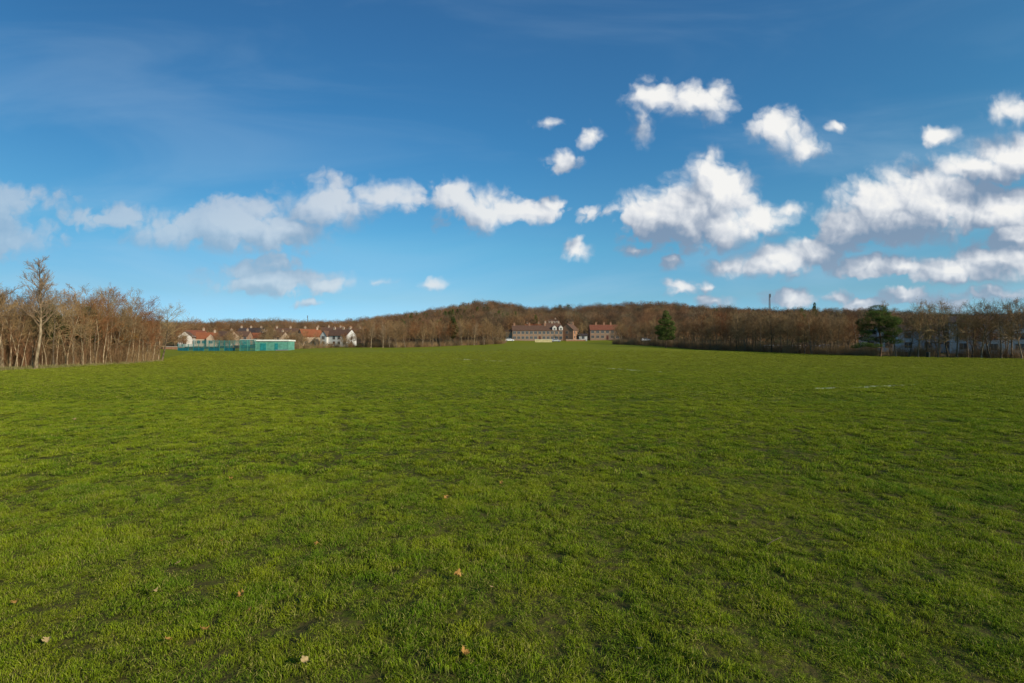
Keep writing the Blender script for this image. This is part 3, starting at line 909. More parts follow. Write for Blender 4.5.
small = evergreen('pine_tree', 12, 9.5, [
    (0, 0, 8.8, .8, .8, .9), (.3, .2, 7.7, 1.2, 1.1, .9), (-.5, 0, 6.8, 1.5, 1.3, .8), (.9, 0, 6.3, 1.4, 1.3, .8), (-1.3, .2, 5.2, 1.5, 1.3, .8), (.7, -.3, 5.0, 1.9, 1.5, .9), (0, 0, 3.8, 2.3, 1.8, .9), (-1.6, 0, 3.9, 1.2, 1.1, .6), (1.2, .3, 2.8, 1.4, 1.3, .7), (-.6, 0, 2.6, 1.5, 1.4, .6)],
    560, .24, 'needle', 'bark_pine', 'needle', .16)
put_top(small, 666, 140, 311, 9.6, 'dark conifer standing out before the brown belt right of the brick house', wide=1.0, rz=0, cat='tree')
put_top(small, 802, 128, 309, 9.6, 'slim dark conifer top poking out of the right belt', wide=.6, cat='tree')
put_top(small, 815, 330, 303, 9.6, 'distant conifer with an open top on the skyline left of the big pine', wide=.5, cat='tree')

# ---- far wooded hillside
def far_tree(seed, h, w, n, m):
    rd = random.Random(seed); b_ = MB()
    b_.spike((0, 0, -.3), (0, 0, h * .8), .16)
    for i in range(n):
        v = rand_dir(rd); q = rd.uniform(.2, 1) ** .4
        p = Vector((v.x * w * q, v.y * w * q, h * .56 + v.z * h * .42 * q))
        d = (Vector((v.x, v.y, .9 + v.z * .4)) + rand_dir(rd) * .6).normalized()
        b_.spike(p, p + d * rd.uniform(.7, 1.7), .045)
    for i in range(14):
        a = rd.uniform(0, 6.28); z0 = h * rd.uniform(.25, .6)
        b_.spike((0, 0, z0), (math.cos(a) * w * .8, math.sin(a) * w * .8, z0 + h * rd.uniform(.15, .35)), .07)
    return b_.mesh('far_tree', m)
FT = [far_tree(k, 10 + k % 3, 3.6 + .5 * (k % 4), 420, M['far_twig']) for k in range(6)]
def far_fir(seed, m):
    rd = random.Random(seed); b_ = MB()
    for i in range(420):
        z_ = rd.uniform(.12, 1) * 10; rr_ = (1 - z_ / 10.5) * 3.0
        a = rd.uniform(0, 6.28); p = Vector((math.cos(a) * rr_ * rd.uniform(.3, 1), math.sin(a) * rr_ * rd.uniform(.3, 1), z_))
        b_.spike(p, p + Vector((math.cos(a), math.sin(a), rd.uniform(-.3, .5))) * rd.uniform(.5, 1.1), .12)
    return b_.mesh('far_fir', m)
FT.append(far_fir(4, M['needle'])); FT.append(far_fir(5, M['ivy']))
P, I = [], []
CLEAR = [(-.70, -.60, 130, 262), (-.64, -.28, 130, 262), (-.40, -.27, 180, 262), (-.03, .23, 185, 262), (.70, 1.2, 90, 205), (-.42, -.30, 262, 330), (.05, .13, 300, 400)]
while len(P) < 9500:
    a = random.uniform(-1.0, 1.0)
    rb_, zb_, rr_, zr_ = [float(q[0]) for q in profile(np.array([a]))]
    r_ = math.sqrt(random.uniform((rb_ + 32) ** 2, (rr_ + 60) ** 2))
    x, y = r_ * math.sin(a), r_ * math.cos(a); u_ = x / y
    if any(c[0] < u_ < c[1] and c[2] < y < c[3] for c in CLEAR): continue
    if u_ < -.7 and r_ < 90: continue
    P.append((x, y, H(x, y)))
    I.append(random.choice((6, 7)) if r_ > rb_ + 130 and vnoise(x / 70, y / 70, 15) > .45 and random.random() < .35 else random.randrange(6))
o = scatter('woodland', P, I, rng.uniform(0, 6.28, len(P)), rng.uniform(.65, 1.3, len(P)) * np.where(np.hypot(np.array(P)[:, 0], np.array(P)[:, 1]) < 240, .66, 1), FT)
tag(o, 'far brown winter woodland covering the hills along the skyline', 'woodland', kind='stuff')
#==PART4==

# ================================================================== buildings
M['harl'] = flat('white_harling', (.60, .56, .50), .08, 2, .9)
M['harl_warm'] = flat('cream_harling', (.38, .29, .21), .10, 2, .9)
M['harl_grey'] = flat('grey_harling', (.55, .54, .52), .08, 2, .9)
def f_brick(c0, c1):
    def f(b, bs):
        tc = b.n('ShaderNodeTexCoord'); br = b.n('ShaderNodeTexBrick')
        b.put(br.inputs['Vector'], tc.outputs['Object'])
        br.inputs['Color1'].default_value = (*c0, 1); br.inputs['Color2'].default_value = (*c1, 1); br.inputs['Mortar'].default_value = (.24, .17, .12, 1)
        br.inputs['Scale'].default_value = 4
        return b.mix(b.mapr(b.noise(tc.outputs['Object'], .7, 4), .35, .7, 0, .5), br.outputs[0], (*c1, 1))
    return f
M['brick'] = mat('pink_brick', f_brick((.29, .14, .08), (.36, .20, .12)), .9)
M['brick_red'] = mat('red_brick', f_brick((.27, .13, .08), (.34, .18, .115)), .9)
def f_tile(c0, c1):
    def f(b, bs):
        tc = b.n('ShaderNodeTexCoord')
        w = b.n('ShaderNodeTexWave', bands_direction='Z'); b.put(w.inputs[0], tc.outputs['Object']); w.inputs['Scale'].default_value = 1.6; w.inputs['Distortion'].default_value = .5
        n = b.mapr(b.noise(tc.outputs['Object'], 1.4, 5, .65), .3, .7)
        return b.mix(b.m('MULTIPLY_ADD', w.outputs['Fac'], .3, b.m('MULTIPLY', n, .7)), (*c0, 1), (*c1, 1))
    return f
M['roof_orange'] = mat('orange_pantile', f_tile((.19, .06, .028), (.28, .10, .045)), .85)
M['roof_red'] = mat('red_tile', f_tile((.16, .055, .032), (.23, .085, .05)), .85)
M['roof_brown'] = mat('brown_tile', f_tile((.09, .05, .035), (.15, .085, .055)), .85)
M['roof_dark'] = mat('dark_tile', f_tile((.045, .035, .035), (.08, .06, .055)), .8)
M['frame'] = flat('white_frame', (.40, .36, .31), .05, 4, .5)
M['pane'] = flat('window_glass', (.06, .06, .065), .3, .6, .12, .6)
M['door'] = flat('painted_door', (.10, .04, .03), .2, 2, .5)
M['pot'] = flat('clay_pot', (.38, .20, .12), .2, 4)
M['teal'] = flat('teal_panel', (.11, .30, .23), .22, 1.2, .5, .4)
M['teal_dark'] = flat('teal_mesh', (.02, .20, .20), .2, 2, .5, .3)
M['blue_pan'] = flat('blue_panel', (.02, .10, .17), .25, 1.5, .5, .3)
M['roof_white'] = flat('white_roof_sheet', (.72, .72, .66), .08, 1, .6)
M['steel'] = flat('grey_steel', (.16, .17, .18), .2, 3, .5, .4)
M['rubber'] = flat('tyre_rubber', (.02, .02, .02), .2, 6, .8)
M['rim'] = flat('wheel_rim', (.4, .4, .42), .1, 6, .35, .5)
M['bin'] = flat('dark_bin', (.015, .02, .018), .2, 5, .5)
M['cream_wall'] = flat('cream_wall', (.52, .44, .22), .15, 1.5)

_win = {}
def window(parent, x, z, w, h, side, D, L):
    """frame and pane set into one face: side 'f' front (-y), 'b' back, 'l' left end, 'r' right end"""
    key = (round(w, 2), round(h, 2))
    if key not in _win:
        t = .06; a = MB()
        a.box(-w / 2 - t, w / 2 + t, -.05, .01, -t * 1.6, 0); a.box(-w / 2 - t, w / 2 + t, -.05, .01, h, h + t)
        a.box(-w / 2 - t, -w / 2, -.05, .01, 0, h); a.box(w / 2, w / 2 + t, -.05, .01, 0, h)
        a.box(-.03, .03, -.045, .01, 0, h)
        p = MB(); p.box(-w / 2, w / 2, -.02, .008, 0, h)
        _win[key] = (a.mesh('window', M['frame']), p.mesh('pane', M['pane']))
    o = bpy.data.objects.new('window', _win[key][0]); COL.objects.link(o); o.parent = parent
    q = bpy.data.objects.new('pane', _win[key][1]); COL.objects.link(q); q.parent = o
    if side == 'f': o.location = (x, -D / 2, z)
    elif side == 'b': o.location = (x, D / 2, z); o.rotation_euler = (0, 0, math.pi)
    elif side == 'l': o.location = (-L / 2, x, z); o.rotation_euler = (0, 0, -math.pi / 2)
    else: o.location = (L / 2, x, z); o.rotation_euler = (0, 0, math.pi / 2)
    return o
def roof_mb(L, D, h, r, ov=.3, th=.16):
    a = MB()
    for s in (-1, 1):
        e = D / 2 + ov; dz = r * ov / (D / 2)
        x0, x1 = -L / 2 - ov * .6, L / 2 + ov * .6
        p = [(x0, s * e, h - dz), (x1, s * e, h - dz), (x1, 0, h + r), (x0, 0, h + r)]
        q = [(a_, b_, c_ + th) for a_, b_, c_ in p]
        a.quad(*(q if s < 0 else q[::-1])); a.quad(*(p[::-1] if s < 0 else p))
        for k in range(4):
            k2 = (k + 1) % 4
            a.quad(p[k], p[k2], q[k2], q[k])
    return a
def wall_mb(L, D, h, r):
    a = MB()
    pr = [(-D / 2, -1.5), (D / 2, -1.5), (D / 2, h), (0, h + r), (-D / 2, h)]
    n = len(pr)
    i = 0
    a.v = [(-L / 2, y, z) for y, z in pr] + [(L / 2, y, z) for y, z in pr]
    a.f = [tuple(range(n))[::-1], tuple(range(n, 2 * n))] + [(k, (k + 1) % n, n + (k + 1) % n, n + k) for k in range(n)]
    return a
def chimney(parent, x, y, z, w=.8, d=.55, h=.9, m='harl_warm', pots=2):
    a = MB(); a.box(x - w / 2, x + w / 2, y - d / 2, y + d / 2, z - 1.0, z + h); a.box(x - w / 2 - .07, x + w / 2 + .07, y - d / 2 - .07, y + d / 2 + .07, z + h + .002, z + h + .14)
    c = a.build('chimney', M[m], parent)
    p = MB()
    for k in range(pots):
        px_ = x + (k - (pots - 1) / 2) * .36
        p.tube([(px_, y, z + h + .142), (px_, y, z + h + .6)], [.12, .10], 8)
    p.build('chimney_pot', M['pot'], c)
def house(px, Y, rz, L, D, h, r, wall, roof, label, name='house', chims=((-.5, 0), (.5, 0)), rows=((.9, 4), (3.3, 4)), side_rows=1, cat='house', group=None, door=True, cm='harl_warm', dz=0, wing=None, dormers=()):
    x = depth_pt(px, Y)
    e = empty(name, (x, Y, H(x, Y) + dz), R(rz)); tag(e, label, cat, group)
    wall_mb(L, D, h, r).build('wall', M[wall], e)
    rf = roof_mb(L, D, h, r).build('roof', M[roof], e)
    for (fx, fy) in chims: chimney(rf, fx * (L - 1.2), fy, h + r, m=cm)
    for (z_, n) in rows:
        for i in range(n):
            xx = -L / 2 + L * (i + .5) / n
            if door and z_ < 1.5 and i == n // 2: continue
            if wing and abs(xx - wing[0]) < wing[1] / 2 + .6: continue
            window(e, xx, z_, 1.25, 1.25, 'f', D, L)
    if door:
        d = MB(); xx = -L / 2 + L * (rows[0][1] // 2 + .5) / rows[0][1]
        d.box(xx - .5, xx + .5, -D / 2 - .05, -D / 2 + .01, .05, 2.1); d.build('door', M['door'], e)
    if side_rows:
        for z_, n in rows:
            for sd_ in 'lr': window(e, 0, z_, 1.1, 1.2, sd_, D, L)
    if wing:   # gabled wing coming forward
        wx, ww, wd, wh, wr = wing
        a = MB(); a.prism([(wx - ww / 2, -1.5), (wx + ww / 2, -1.5), (wx + ww / 2, wh), (wx, wh + wr), (wx - ww / 2, wh)], -D / 2 - wd, .02)
        a.build('wing_wall', M[wall], e)
        b_ = MB()
        for s in (-1, 1):
            p = [(wx + s * (ww / 2 + .25), -D / 2 - wd - .2, wh - wr * .5 / ww), (wx + s * (ww / 2 + .25), 0, wh - wr * .5 / ww), (wx, 0, wh + wr), (wx, -D / 2 - wd - .2, wh + wr)]
            q = [(u_, v_, w_ + .15) for u_, v_, w_ in p]
            b_.quad(*q); b_.quad(*p[::-1])
            for k in range(4): b_.quad(p[k], p[(k + 1) % 4], q[(k + 1) % 4], q[k])
        b_.build('wing_roof', M[roof], e)
        for z_, n in rows:
            w_ = window(e, wx, z_, 1.4, 1.3, 'f', D + 2 * wd, L)
    for (dx_, dw, dh) in dormers:
        a = MB(); zb = h + .1
        a.prism([(dx_ - dw / 2, zb), (dx_ + dw / 2, zb), (dx_ + dw / 2, zb + dh * .6), (dx_, zb + dh), (dx_ - dw / 2, zb + dh * .6)], -D / 2 - .05, -.3)
        d_ = a.build('dormer', M['harl'], e)
        window(d_, dx_, zb + .3, .8, .8, 'f', D + .1, L)
    return e

# long terrace in the middle and its neighbours
house(537, 246, 2, 24.5, 8, 4.9, 2.5, 'brick', 'roof_brown', 'long pinkish brick terrace with brown roof behind the middle of the field', 'terraced_house',
      chims=((-.48, 0), (-.16, 0), (.17, 0)), rows=((.8, 12), (3.2, 12)), cat='terrace', cm='brick', dormers=((8.2, 2.0, 2.3), (11.3, 1.9, 2.3)))
house(510, 247, 0, 4.2, 6, 4.0, .9, 'harl_warm', 'roof_brown', 'low pale pink extension house at the left end of the long terrace', 'house', chims=(), rows=((.9, 1), ), door=False)
house(570, 248, 62, 8.5, 6.6, 5.0, 3.0, 'brick', 'roof_brown', 'gabled brick house turned corner-on right of the long terrace', 'house', chims=((.5, 0),), rows=((.9, 2), (3.2, 2)), cm='brick')
house(604, 246, -3, 14.2, 8, 4.8, 2.5, 'brick_red', 'roof_red', 'red-roofed brick pair of houses standing apart at the right', 'house', chims=((-.3, 0), (.0, 0), (.25, 0)), rows=((.8, 6), (3.2, 6)), cm='brick')
house(552.5, 335, 5, 6.0, 6, 6.6, 1.0, 'harl', 'roof_dark', 'tall white house high on the wooded hill above the terrace', 'house', chims=((.4, 0),), rows=((1.6, 3), (4.2, 3)), dz=1.6)
house(570, 350, 12, 4.0, 5, 3.4, 1.2, 'harl_warm', 'roof_dark', 'small pale house among trees on the hill above the corner-on house', 'house', chims=(), rows=((1.4, 2),), dz=3.6, door=False)
house(533, 275, 3, 9.0, 7, 4.3, 2.2, 'brick', 'roof_orange', 'house with orange roof peeping over the long terrace', 'house', chims=((-.4, 0), (.4, 0)), rows=((.8, 4), (3.2, 4)), dz=1.4)
house(552, 262, 3, 9.0, 7, 5.2, 2.8, 'harl_warm', 'roof_brown', 'brown-roofed house behind the two white dormers of the terrace', 'house', chims=((-.45, 0), (0, 0), (.45, 0)), rows=((.8, 4), (3.2, 4)), dz=.5)

# village at the left behind the ball court
house(187, 205, 112, 8.0, 4.8, 3.8, 2.1, 'harl', 'roof_brown', 'white gable-fronted house at the far left of the village', 'house', chims=(), rows=((.9, 3), (3.0, 3)))
house(207, 214, 28, 7.6, 6.4, 3.0, 2.5, 'harl_warm', 'roof_orange', 'bright orange-roofed house beside the white gable house', 'house', chims=((.45, 0),), rows=((.8, 4),), dz=.3, wing=(1.6, 3.2, 1.4, 3.0, 1.8))
house(196, 232, 20, 8.0, 7, 4.3, 2.6, 'harl_warm', 'roof_red', 'reddish-roofed house behind the white gable house', 'house', chims=((.45, 0),), rows=((.8, 3), (3.0, 3)), dz=-.3)
GV = 'brown-roofed village houses behind the ball court'
for px, Y, rz, L, rf, dz, lb in ((226, 228, -14, 8.0, 'roof_brown', -.6, 'brown-roofed cottage between the orange roof and the teal fence'),
        (240, 238, 10, 9.0, 'roof_brown', -.6, 'brown-roofed house rising behind the tall teal fence'),
        (258, 250, 12, 7.5, 'roof_orange', -1.6, 'orange-roofed house just above the teal pavilion'),
        (252, 262, 8, 12.0, 'roof_dark', .4, 'dark-roofed row with three white chimneys above the pavilion'),
        (275, 250, -8, 11.0, 'roof_brown', -1.0, 'brown-roofed house behind the right end of the pavilion'),
        (292, 262, 6, 17.0, 'roof_brown', .8, 'long brown-roofed row with white chimneys right of the pavilion'),
        (330, 285, 4, 15.0, 'roof_brown', 1.6, 'brown-roofed row with white chimneys above the white house'),
        (352, 290, -4, 13.0, 'roof_brown', 1.2, 'brown-roofed row at the right end of the village')):
    house(px, Y, rz, L, 7.5, 4.6, 2.4, random.choice(['harl_warm', 'brick']), rf, lb, 'house', chims=((-.48, 0), (-.05, 0), (.42, 0)) if L > 10 else ((.42, 0),),
          rows=((.8, int(L // 2.2)), (3.0, int(L // 2.2))), dz=dz, group=GV)
house(310, 225, 42, 9.0, 7.5, 4.0, 3.2, 'harl_warm', 'roof_orange', 'cream house with a sunlit orange roof left of the white house', 'house', chims=((.4, 0),), rows=((.8, 3), ), dz=.2)
house(339, 216, -17, 12.6, 7.0, 4.6, 2.6, 'harl_grey', 'roof_brown', 'long white-walled house with brown roof and left gable by the tree belt', 'house', chims=((-.2, 0), (.2, 0), (.48, 0)), rows=((.8, 5), (3.0, 5)), wing=(-4.4, 3.2, 1.2, 4.4, 2.2))

# pale blocks behind the right-hand trees
def block(px, Y, rz, L, D, h, label, wall='harl', storeys=3, dz=0, roof='roof_dark', pitched=1.6):
    x = depth_pt(px, Y); e = empty('apartment_block', (x, Y, H(x, Y) + dz), R(rz)); tag(e, label, 'building')
    wall_mb(L, D, h, pitched).build('wall', M[wall], e)
    roof_mb(L, D, h, pitched, .35).build('roof', M[roof], e)
    n = int(L // 3.2)
    for s in range(storeys):
        z_ = .9 + s * (h - .4) / storeys
        for i in range(n): window(e, -L / 2 + L * (i + .5) / n, z_, 1.3, 1.3, 'f', D, L)
        window(e, 0, z_, 1.2, 1.3, 'l', D, L)
    return e
block(878, 128, -30, 7.5, 7, 4.2, 'low white building just behind the trunk of the large pine', storeys=1, dz=.1, pitched=1.0)
block(914, 122, -28, 15, 8, 5.0, 'pale grey building behind the bare trees right of the large pine', 'harl_grey', 2, pitched=1.4)
block(976, 112, -40, 9, 9, 6.8, 'tall pale block seen between bare trunks near the right edge', 'harl_grey', 3)
block(1014, 108, -34, 12, 9, 7.0, 'tall white block behind the trees at the right edge', 'harl', 3)
block(1062, 112, -34, 12, 9, 7.0, 'white block continuing beyond the right edge', 'harl', 3)

# ================================================================== sports enclosure
def court():
    Y = 141
    x0, x1 = depth_pt(178, Y), depth_pt(240, Y)
    z0 = H((x0 + x1) / 2, Y)
    e = empty('court_fence', ((x0 + x1) / 2, Y, z0)); w = (x1 - x0) / 2
    tag(e, 'low blue and teal ball-court fence stretching left of the tall teal cage', 'fence')
    n = 12
    for i in range(n + 1):
        a = MB(); px_ = -w + 2 * w * i / n
        tall = i >= 3
        a.box(px_ - .05, px_ + .05, -.05, .05, -.3, 3.1 if tall else 2.0); a.build('post', M['teal_dark'], e)
    a = MB()
    for i in range(n):
        if i % 3 == 2: continue
        xa = -w + 2 * w * i / n + .06; xb = -w + 2 * w * (i + 1) / n - .06
        a.box(xa, xb, -.02, .02, .15, .95)
    a.build('lower_panel', M['blue_pan'], e)
    a = MB()
    k = int(2 * w / .11)
    for i in range(k):
        xx = -w + 2 * w * (i + .5) / k; top = 3.0 if xx > -w + .25 * 2 * w else 1.95
        a.box(xx - .014, xx + .014, -.07, -.055, .1, top)
    for z_ in (1.3, 1.62, 1.95):
        a.box(-w, w, -.055, -.025, z_, z_ + .04)
    for z_ in (2.3, 2.65, 3.0):
        a.box(-w / 2, w, -.055, -.025, z_, z_ + .04)
    a.build('mesh_panel', M['teal_dark'], e)
court()
def cage():
    Y = 139; x0, x1 = depth_pt(240, Y), depth_pt(255.5, Y)
    e = empty('sports_cage', ((x0 + x1) / 2, Y, H((x0 + x1) / 2, Y))); w = (x1 - x0) / 2; h = 3.15; d = 5.0
    tag(e, 'tall teal mesh cage joined to the left end of the pavilion', 'cage')
    for (px_, py_) in ((-w, 0), (0, 0), (w, 0), (-w, d), (0, d), (w, d)):
        a = MB(); a.box(px_ - .06, px_ + .06, py_ - .06, py_ + .06, -.3, h); a.build('post', M['teal'], e)
    for yy in (0, d):
        a = MB(); k = int(2 * w / .13)
        for i in range(k):
            xx = -w + 2 * w * (i + .5) / k; a.box(xx - .020, xx + .020, yy - .02, yy - .005, .05, h)
        for z_ in (.1, .8, 1.5, 2.2, 3.05): a.box(-w, w, yy + .0, yy + .02, z_, z_ + .05)
        a.build('mesh_panel', M['teal_dark'], e)
    a = MB(); k = int(d / .13)
    for i in range(k):
        yy = d * (i + .5) / k; a.box(-w - .02, -w - .005, yy - .026, yy + .026, .05, h)
    a.build('mesh_panel', M['teal_dark'], e)
    a = MB(); a.box(-w - .07, w + .07, -.07, .07, h + .002, h + .08); a.build('top_rail', M['roof_white'], e)
cage()
def pavilion():
    Y = 140; x0, x1 = depth_pt(256, Y), depth_pt(288, Y); w = (x1 - x0) / 2
    e = empty('pavilion', ((x0 + x1) / 2, Y, H((x0 + x1) / 2, Y)), R(3))
    tag(e, 'teal sports pavilion with flat white roof at the left of the field', 'pavilion')
    a = MB(); h = 2.65
    a.box(-w, w, 0, 4.5, -.4, h)
    k = int(2 * w / .3)
    for i in range(k):
        xx = -w + 2 * w * (i + .5) / k; a.box(xx - .05, xx + .05, -.04, .0, .02, h - .02)
    a.build('wall', M['teal'], e)
    a = MB(); a.box(-w - .25, w + .2, -.3, 4.8, h + .002, h + .42); a.build('roof', M['roof_white'], e)
    for cx_, wd in ((1.2, .9), (-2.4, 1.6)):
        a = MB(); a.box(cx_ - wd / 2, cx_ + wd / 2, -.09, -.045, .05, 2.05); a.build('shutter', M['teal_dark'], e)
    a = MB(); a.box(w - 3.0, w, -1.3, -.05, -.3, .28); a.build('step', M['steel'], e)
pavilion()

# garden wall, shed, masts
def simple_wall(px0, px1, Y, h, m, name, label, cat, dz=0):
    x0, x1 = depth_pt(px0, Y), depth_pt(px1, Y); xm = (x0 + x1) / 2
    e = empty(name, (xm, Y, H(xm, Y) + dz)); tag(e, label, cat); w = (x1 - x0) / 2
    a = MB(); a.box(-w, w, -.12, .12, -.6, h); a.build('wall', M[m], e)
    a = MB(); a.box(-w - .05, w + .05, -.17, .17, h + .002, h + .1); a.build('coping', M['harl'], e)
simple_wall(535, 552, 222, 1.2, 'cream_wall', 'garden_wall', 'low cream-yellow wall in front of the long terrace', 'wall')
simple_wall(566, 586, 236, .7, 'brick', 'garden_wall', 'low grey wall in front of the corner-on brick house', 'wall')
simple_wall(163, 184, 152, .8, 'brick', 'garden_wall', 'low tan wall left of the white gable house', 'wall')
house(583, 238, -6, 3.8, 4, 2.4, .9, 'harl_grey', 'roof_dark', 'small grey shed between the corner-on house and the red-roofed pair', 'shed', chims=(), rows=((.9, 1),), cat='shed', side_rows=0, door=False)

def mast(px, Y, top_py, w, label):
    x = depth_pt(px, Y); z0 = H(x, Y); h = EYE + (HY - top_py) / FPX * Y - z0
    e = empty('radio_mast', (x, Y, z0)); tag(e, label, 'mast')
    a = MB(); r_ = w / 2 / FPX * Y
    for sx, sy in ((-1, -1), (1, -1), (1, 1), (-1, 1)): a.tube([(sx * r_, sy * r_, -1), (sx * r_ * .4, sy * r_ * .4, h)], [r_ * .28, r_ * .18], 4)
    n = max(6, int(h / (r_ * 3)))
    for k in range(n):
        z_ = h * k / n; q = r_ * (1 - .6 * k / n); z2 = h * (k + 1) / n; q2 = r_ * (1 - .6 * (k + 1) / n)
        a.tube([(-q, -q, z_), (q2, -q2, z2)], [r_ * .12] * 2, 3); a.tube([(q, q, z_), (-q2, q2, z2)], [r_ * .12] * 2, 3)
        a.tube([(q, -q, z_), (q2, q2, z2)], [r_ * .12] * 2, 3)
    a.build('lattice', M['steel'], e)
    for k, (zz, s) in enumerate(((.97, 2.2), (.90, 1.8))):
        b_ = MB(); b_.tube([(-r_ * s * .4, -r_, h * zz - r_), (-r_ * s * .4, -r_, h * zz + r_ * 1.4)], [r_ * .35] * 2, 6); b_.tube([(r_ * s * .4, -r_, h * zz - r_), (r_ * s * .4, -r_, h * zz + r_ * 1.4)], [r_ * .35] * 2, 6)
        b_.build('antenna', M['steel'], e)
mast(307.5, 560, 315.5, .8, 'thin radio mast above the village roofs on the left')
mast(770, 700, 294, 1.6, 'lattice mast on the skyline right of the middle')

# ================================================================== cars and bin
def make_car(paint):
    e = empty('parked_car', (0, 0, -500))
    body = MB()
    prof = [(-2.05, .32), (2.0, .32), (2.08, .55), (2.0, .80), (1.15, .93), (.55, 1.40), (-1.25, 1.44), (-1.9, 1.0), (-2.1, .85)]
    body.prism(prof, -.82, .82)
    bo = body.build('body', paint, e)
    bv = bo.modifiers.new('soft', 'BEVEL'); bv.width = .09; bv.segments = 3
    g = MB()
    for s in (-1, 1):
        y_ = s * .826
        q = [(-1.55, y_, .98), (.95, y_, .98), (.48, y_, 1.32), (-1.2, y_, 1.35)]
        g.quad(*(q if s < 0 else q[::-1]))
    g.quad((1.13, -.68, .98), (1.13, .68, .98), (.64, .62, 1.37), (.64, -.62, 1.37))
    g.build('side_glass', M['pane'], e)
    for sx in (-1.3, 1.3):
        for s in (-1, 1):
            w = MB(); w.tube([(sx, s * .66, .32), (sx, s * .84, .32)], [.32, .32], 16); wh = w.build('wheel', M['rubber'], e)
            r_ = MB(); r_.tube([(sx, s * .80, .32), (sx, s * .85, .32)], [.19, .17], 12); r_.build('rim', M['rim'], wh)
    for s in (-.6, .6):
        a = MB(); a.box(2.03, 2.09, s - .16, s + .16, .62, .76); a.build('headlight', M['frame'], e)
    tag(e, 'x', 'car'); return e
P_white = flat('white_paint', (.75, .75, .75), .03, 2, .25, .5); P_silver = flat('silver_paint', (.42, .43, .45), .04, 2, .25, .5)
P_red = flat('red_paint', (.35, .03, .025), .04, 2, .25, .5); P_blue = flat('dark_blue_paint', (.03, .05, .12), .04, 2, .25, .5)
cars = {k: make_car(m_) for k, m_ in (('white', P_white), ('silver', P_silver), ('red', P_red), ('dark blue', P_blue))}
def car(kind, px, Y, rz, label, group=None):
    pr = cars[kind]; key = 'car' + kind
    o = copy_tree(pr) if USED.get(key) else pr; USED[key] = True
    x = depth_pt(px, Y); o.location = (x, Y, H(x, Y)); o.rotation_euler = (0, 0, R(rz)); o['label'] = label
    if group: o['group'] = group
G_P = 'cars parked behind the right tree belt'
for px, kd, lb in ((770, 'white', 'leftmost white car glimpsed behind the right tree belt'), (779, 'silver', 'silver car between two white cars behind the right belt'), (798, 'white', 'white car behind the trunks in the middle of the right belt'),
                   (801, 'red', 'red car behind the middle of the right belt'), (813, 'silver', 'rightmost silver car behind the right belt'), (826, 'white', 'white car behind the belt left of the big pine'), (846, 'dark blue', 'dark blue car behind the belt close to the big pine')):
    car(kd, px, 132 + (px % 3) * 2, random.uniform(-14, 14) - 12, lb, G_P)
car('white', 509.5, 230, 5, 'white car at the left end of the long terrace')
car('silver', 556, 226, 0, 'silver car parked right of the cream-yellow wall')
car('white', 646, 215, -5, 'white car behind the belt left of the dark conifer')
car('white', 332, 196, 6, 'white car parked in front of the long white-walled house')
def litter_bin(px, Y):
    x = depth_pt(px, Y); e = empty('litter_bin', (x, Y, H(x, Y))); tag(e, 'small dark litter bin at the field edge before the right trees', 'bin')
    a = MB(); a.tube([(0, 0, -.05), (0, 0, .05), (0, 0, .82)], [.26, .25, .28], 16); a.build('drum', M['bin'], e)
    a = MB(); a.tube([(0, 0, .822), (0, 0, .90), (0, 0, .97)], [.30, .29, .12], 16); a.build('lid', M['bin'], e)
litter_bin(928, 84)

# ================================================================== fallen leaves
M['dead'] = translucent_leaf('dead_leaf', lambda b: b.mix(b.noise(b.n('ShaderNodeTexCoord').outputs['Object'], 30, 3), (.34, .16, .035, 1), (.60, .35, .11, 1)), .25)
M['dead_pale'] = translucent_leaf('pale_dead_leaf', lambda b: b.mix(b.noise(b.n('ShaderNodeTexCoord').outputs['Object'], 30, 3), (.42, .28, .12, 1), (.60, .45, .22, 1)), .25)
def leaf_mesh(seed, size, m):
    rd = random.Random(seed); n = 40; ring = []
    for k in range(n):
        t = 2 * math.pi * k / n
        lobes = .62 + .30 * abs(math.cos(2.5 * t)) ** .8 + .06 * math.sin(13 * t) + rd.uniform(-.03, .03)
        if abs(t - math.pi) < .3: lobes *= .55
        ring.append((math.cos(t) * lobes * size, math.sin(t) * lobes * size * .85))
    v = [(0, 0, 0)]; f = []
    cu = rd.uniform(1.5, 4.5); cv = rd.uniform(-3, 4)
    z = lambda x, y: cu * x * x / size * .25 + cv * y * y / size * .25 + .10 * size * math.sin(x / size * 5 + seed)
    for s in (.5, 1):
        for (x, y) in ring: v.append((x * s, y * s, z(x * s, y * s)))
    for k in range(n):
        k2 = (k + 1) % n
        f.append((0, 1 + k, 1 + k2)); f.append((1 + k, 1 + n + k, 1 + n + k2, 1 + k2))
    b_ = MB(); b_.v = v; b_.f = f
    b_.spike((-size * .2, 0, 0), (-size * 1.35, size * .2, size * .15), size * .035)
    return b_.mesh('fallen_leaf', m)
LM = [leaf_mesh(k, .040, M['dead'] if k % 3 else M['dead_pale']) for k in range(6)]
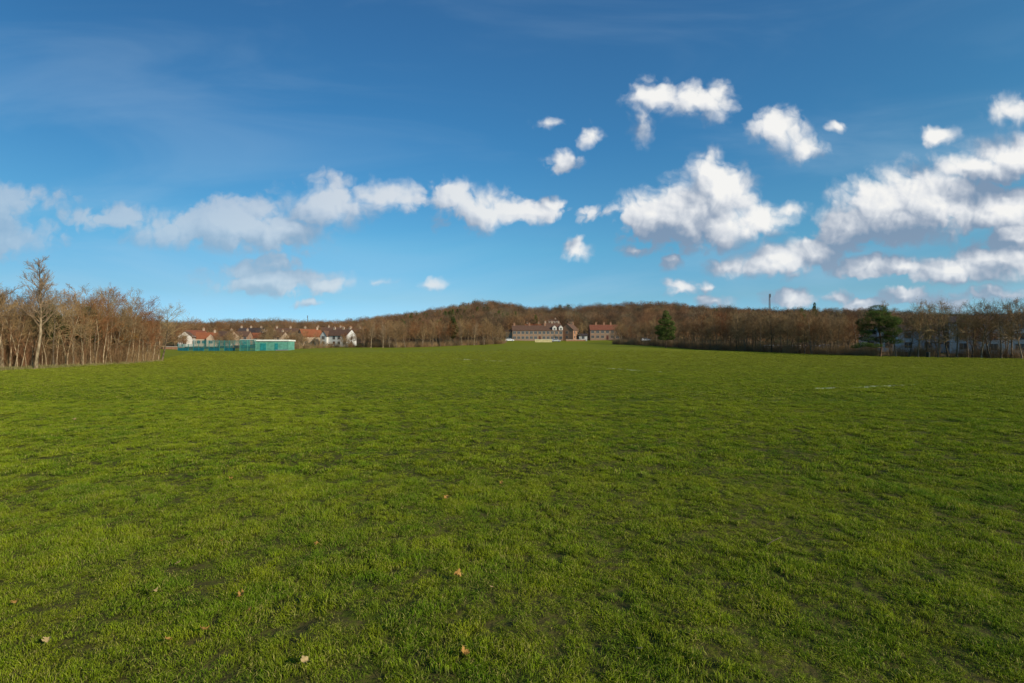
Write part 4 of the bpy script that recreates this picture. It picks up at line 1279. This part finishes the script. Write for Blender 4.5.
leaves = [(180, 571, 1.0, 'tan leaf lying lowest in the left third of the lawn'), (244, 602, 1.1, 'curled orange-brown leaf standing up in the left foreground grass'), (207, 640, 1.05, 'pale curled leaf near the bottom left of the lawn'),
          (157, 599, .8, 'small dull brown leaf between two paler leaves at lower left'), (251, 618, .7, 'small buff leaf just below the orange-brown one'), (458, 581, 1.2, 'bright russet leaf in the foreground just left of the middle'),
          (492, 594, .7, 'small brown leaf right of the bright russet leaf'), (502, 487, 1.1, 'pale leaf sitting alone in the middle of the lawn'), (447, 503, 1.2, 'pale buff leaf left of the lone middle leaf'),
          (75, 421, 1.5, 'farthest fallen leaf, a pale fleck at the left of the lawn'), (318, 551, .9, 'flat brown leaf on the thin patch left of the middle'), (223, 548, .9, 'pale leaf on the grass above the orange-brown one'),
          (307, 671, 1.0, 'reddish-brown leaf at the bottom edge left of the middle'), (465, 663, 1.1, 'dark curled leaf near the bottom edge under the russet one'), (172, 651, .8, 'brown leaf near the bottom edge at left'),
          (52, 649, .9, 'brown leaf at the lower left corner of the lawn'), (19, 608, .8, 'small brown leaf at the left edge of the lawn'), (232, 484, .9, 'tiny pale leaf in the middle distance at left'),
          (638, 655, .8, 'tan leaf near the bottom edge right of the middle')]
for i, (px, py, s, lb) in enumerate(leaves):
    x, y = ground_hit(px, py)
    o = bpy.data.objects.new('fallen_leaf', LM[i % 6]); COL.objects.link(o)
    o.location = (x, y, H(x, y) + .056); o.rotation_euler = (random.uniform(.1, .6), random.uniform(-.4, .4), random.uniform(0, 6.28)); o.scale = (s * .70,) * 3
    tag(o, lb, 'leaf', 'fallen leaves scattered on the lawn')
x, y = ground_hit(765, 549)
tw = MB(); tw.tube([(0, 0, 0), (.07, .05, .012), (.16, .13, .004), (.22, .15, .02)], [.004, .0035, .003, .0015], 5); tw.spike((.08, .06, .01), (.10, .13, .03), .002)
o = tw.build('twig', M['bark_dark']); o.location = (x, y, H(x, y) + .045); tag(o, 'thin dark twig lying on the grass right of the middle', 'twig')
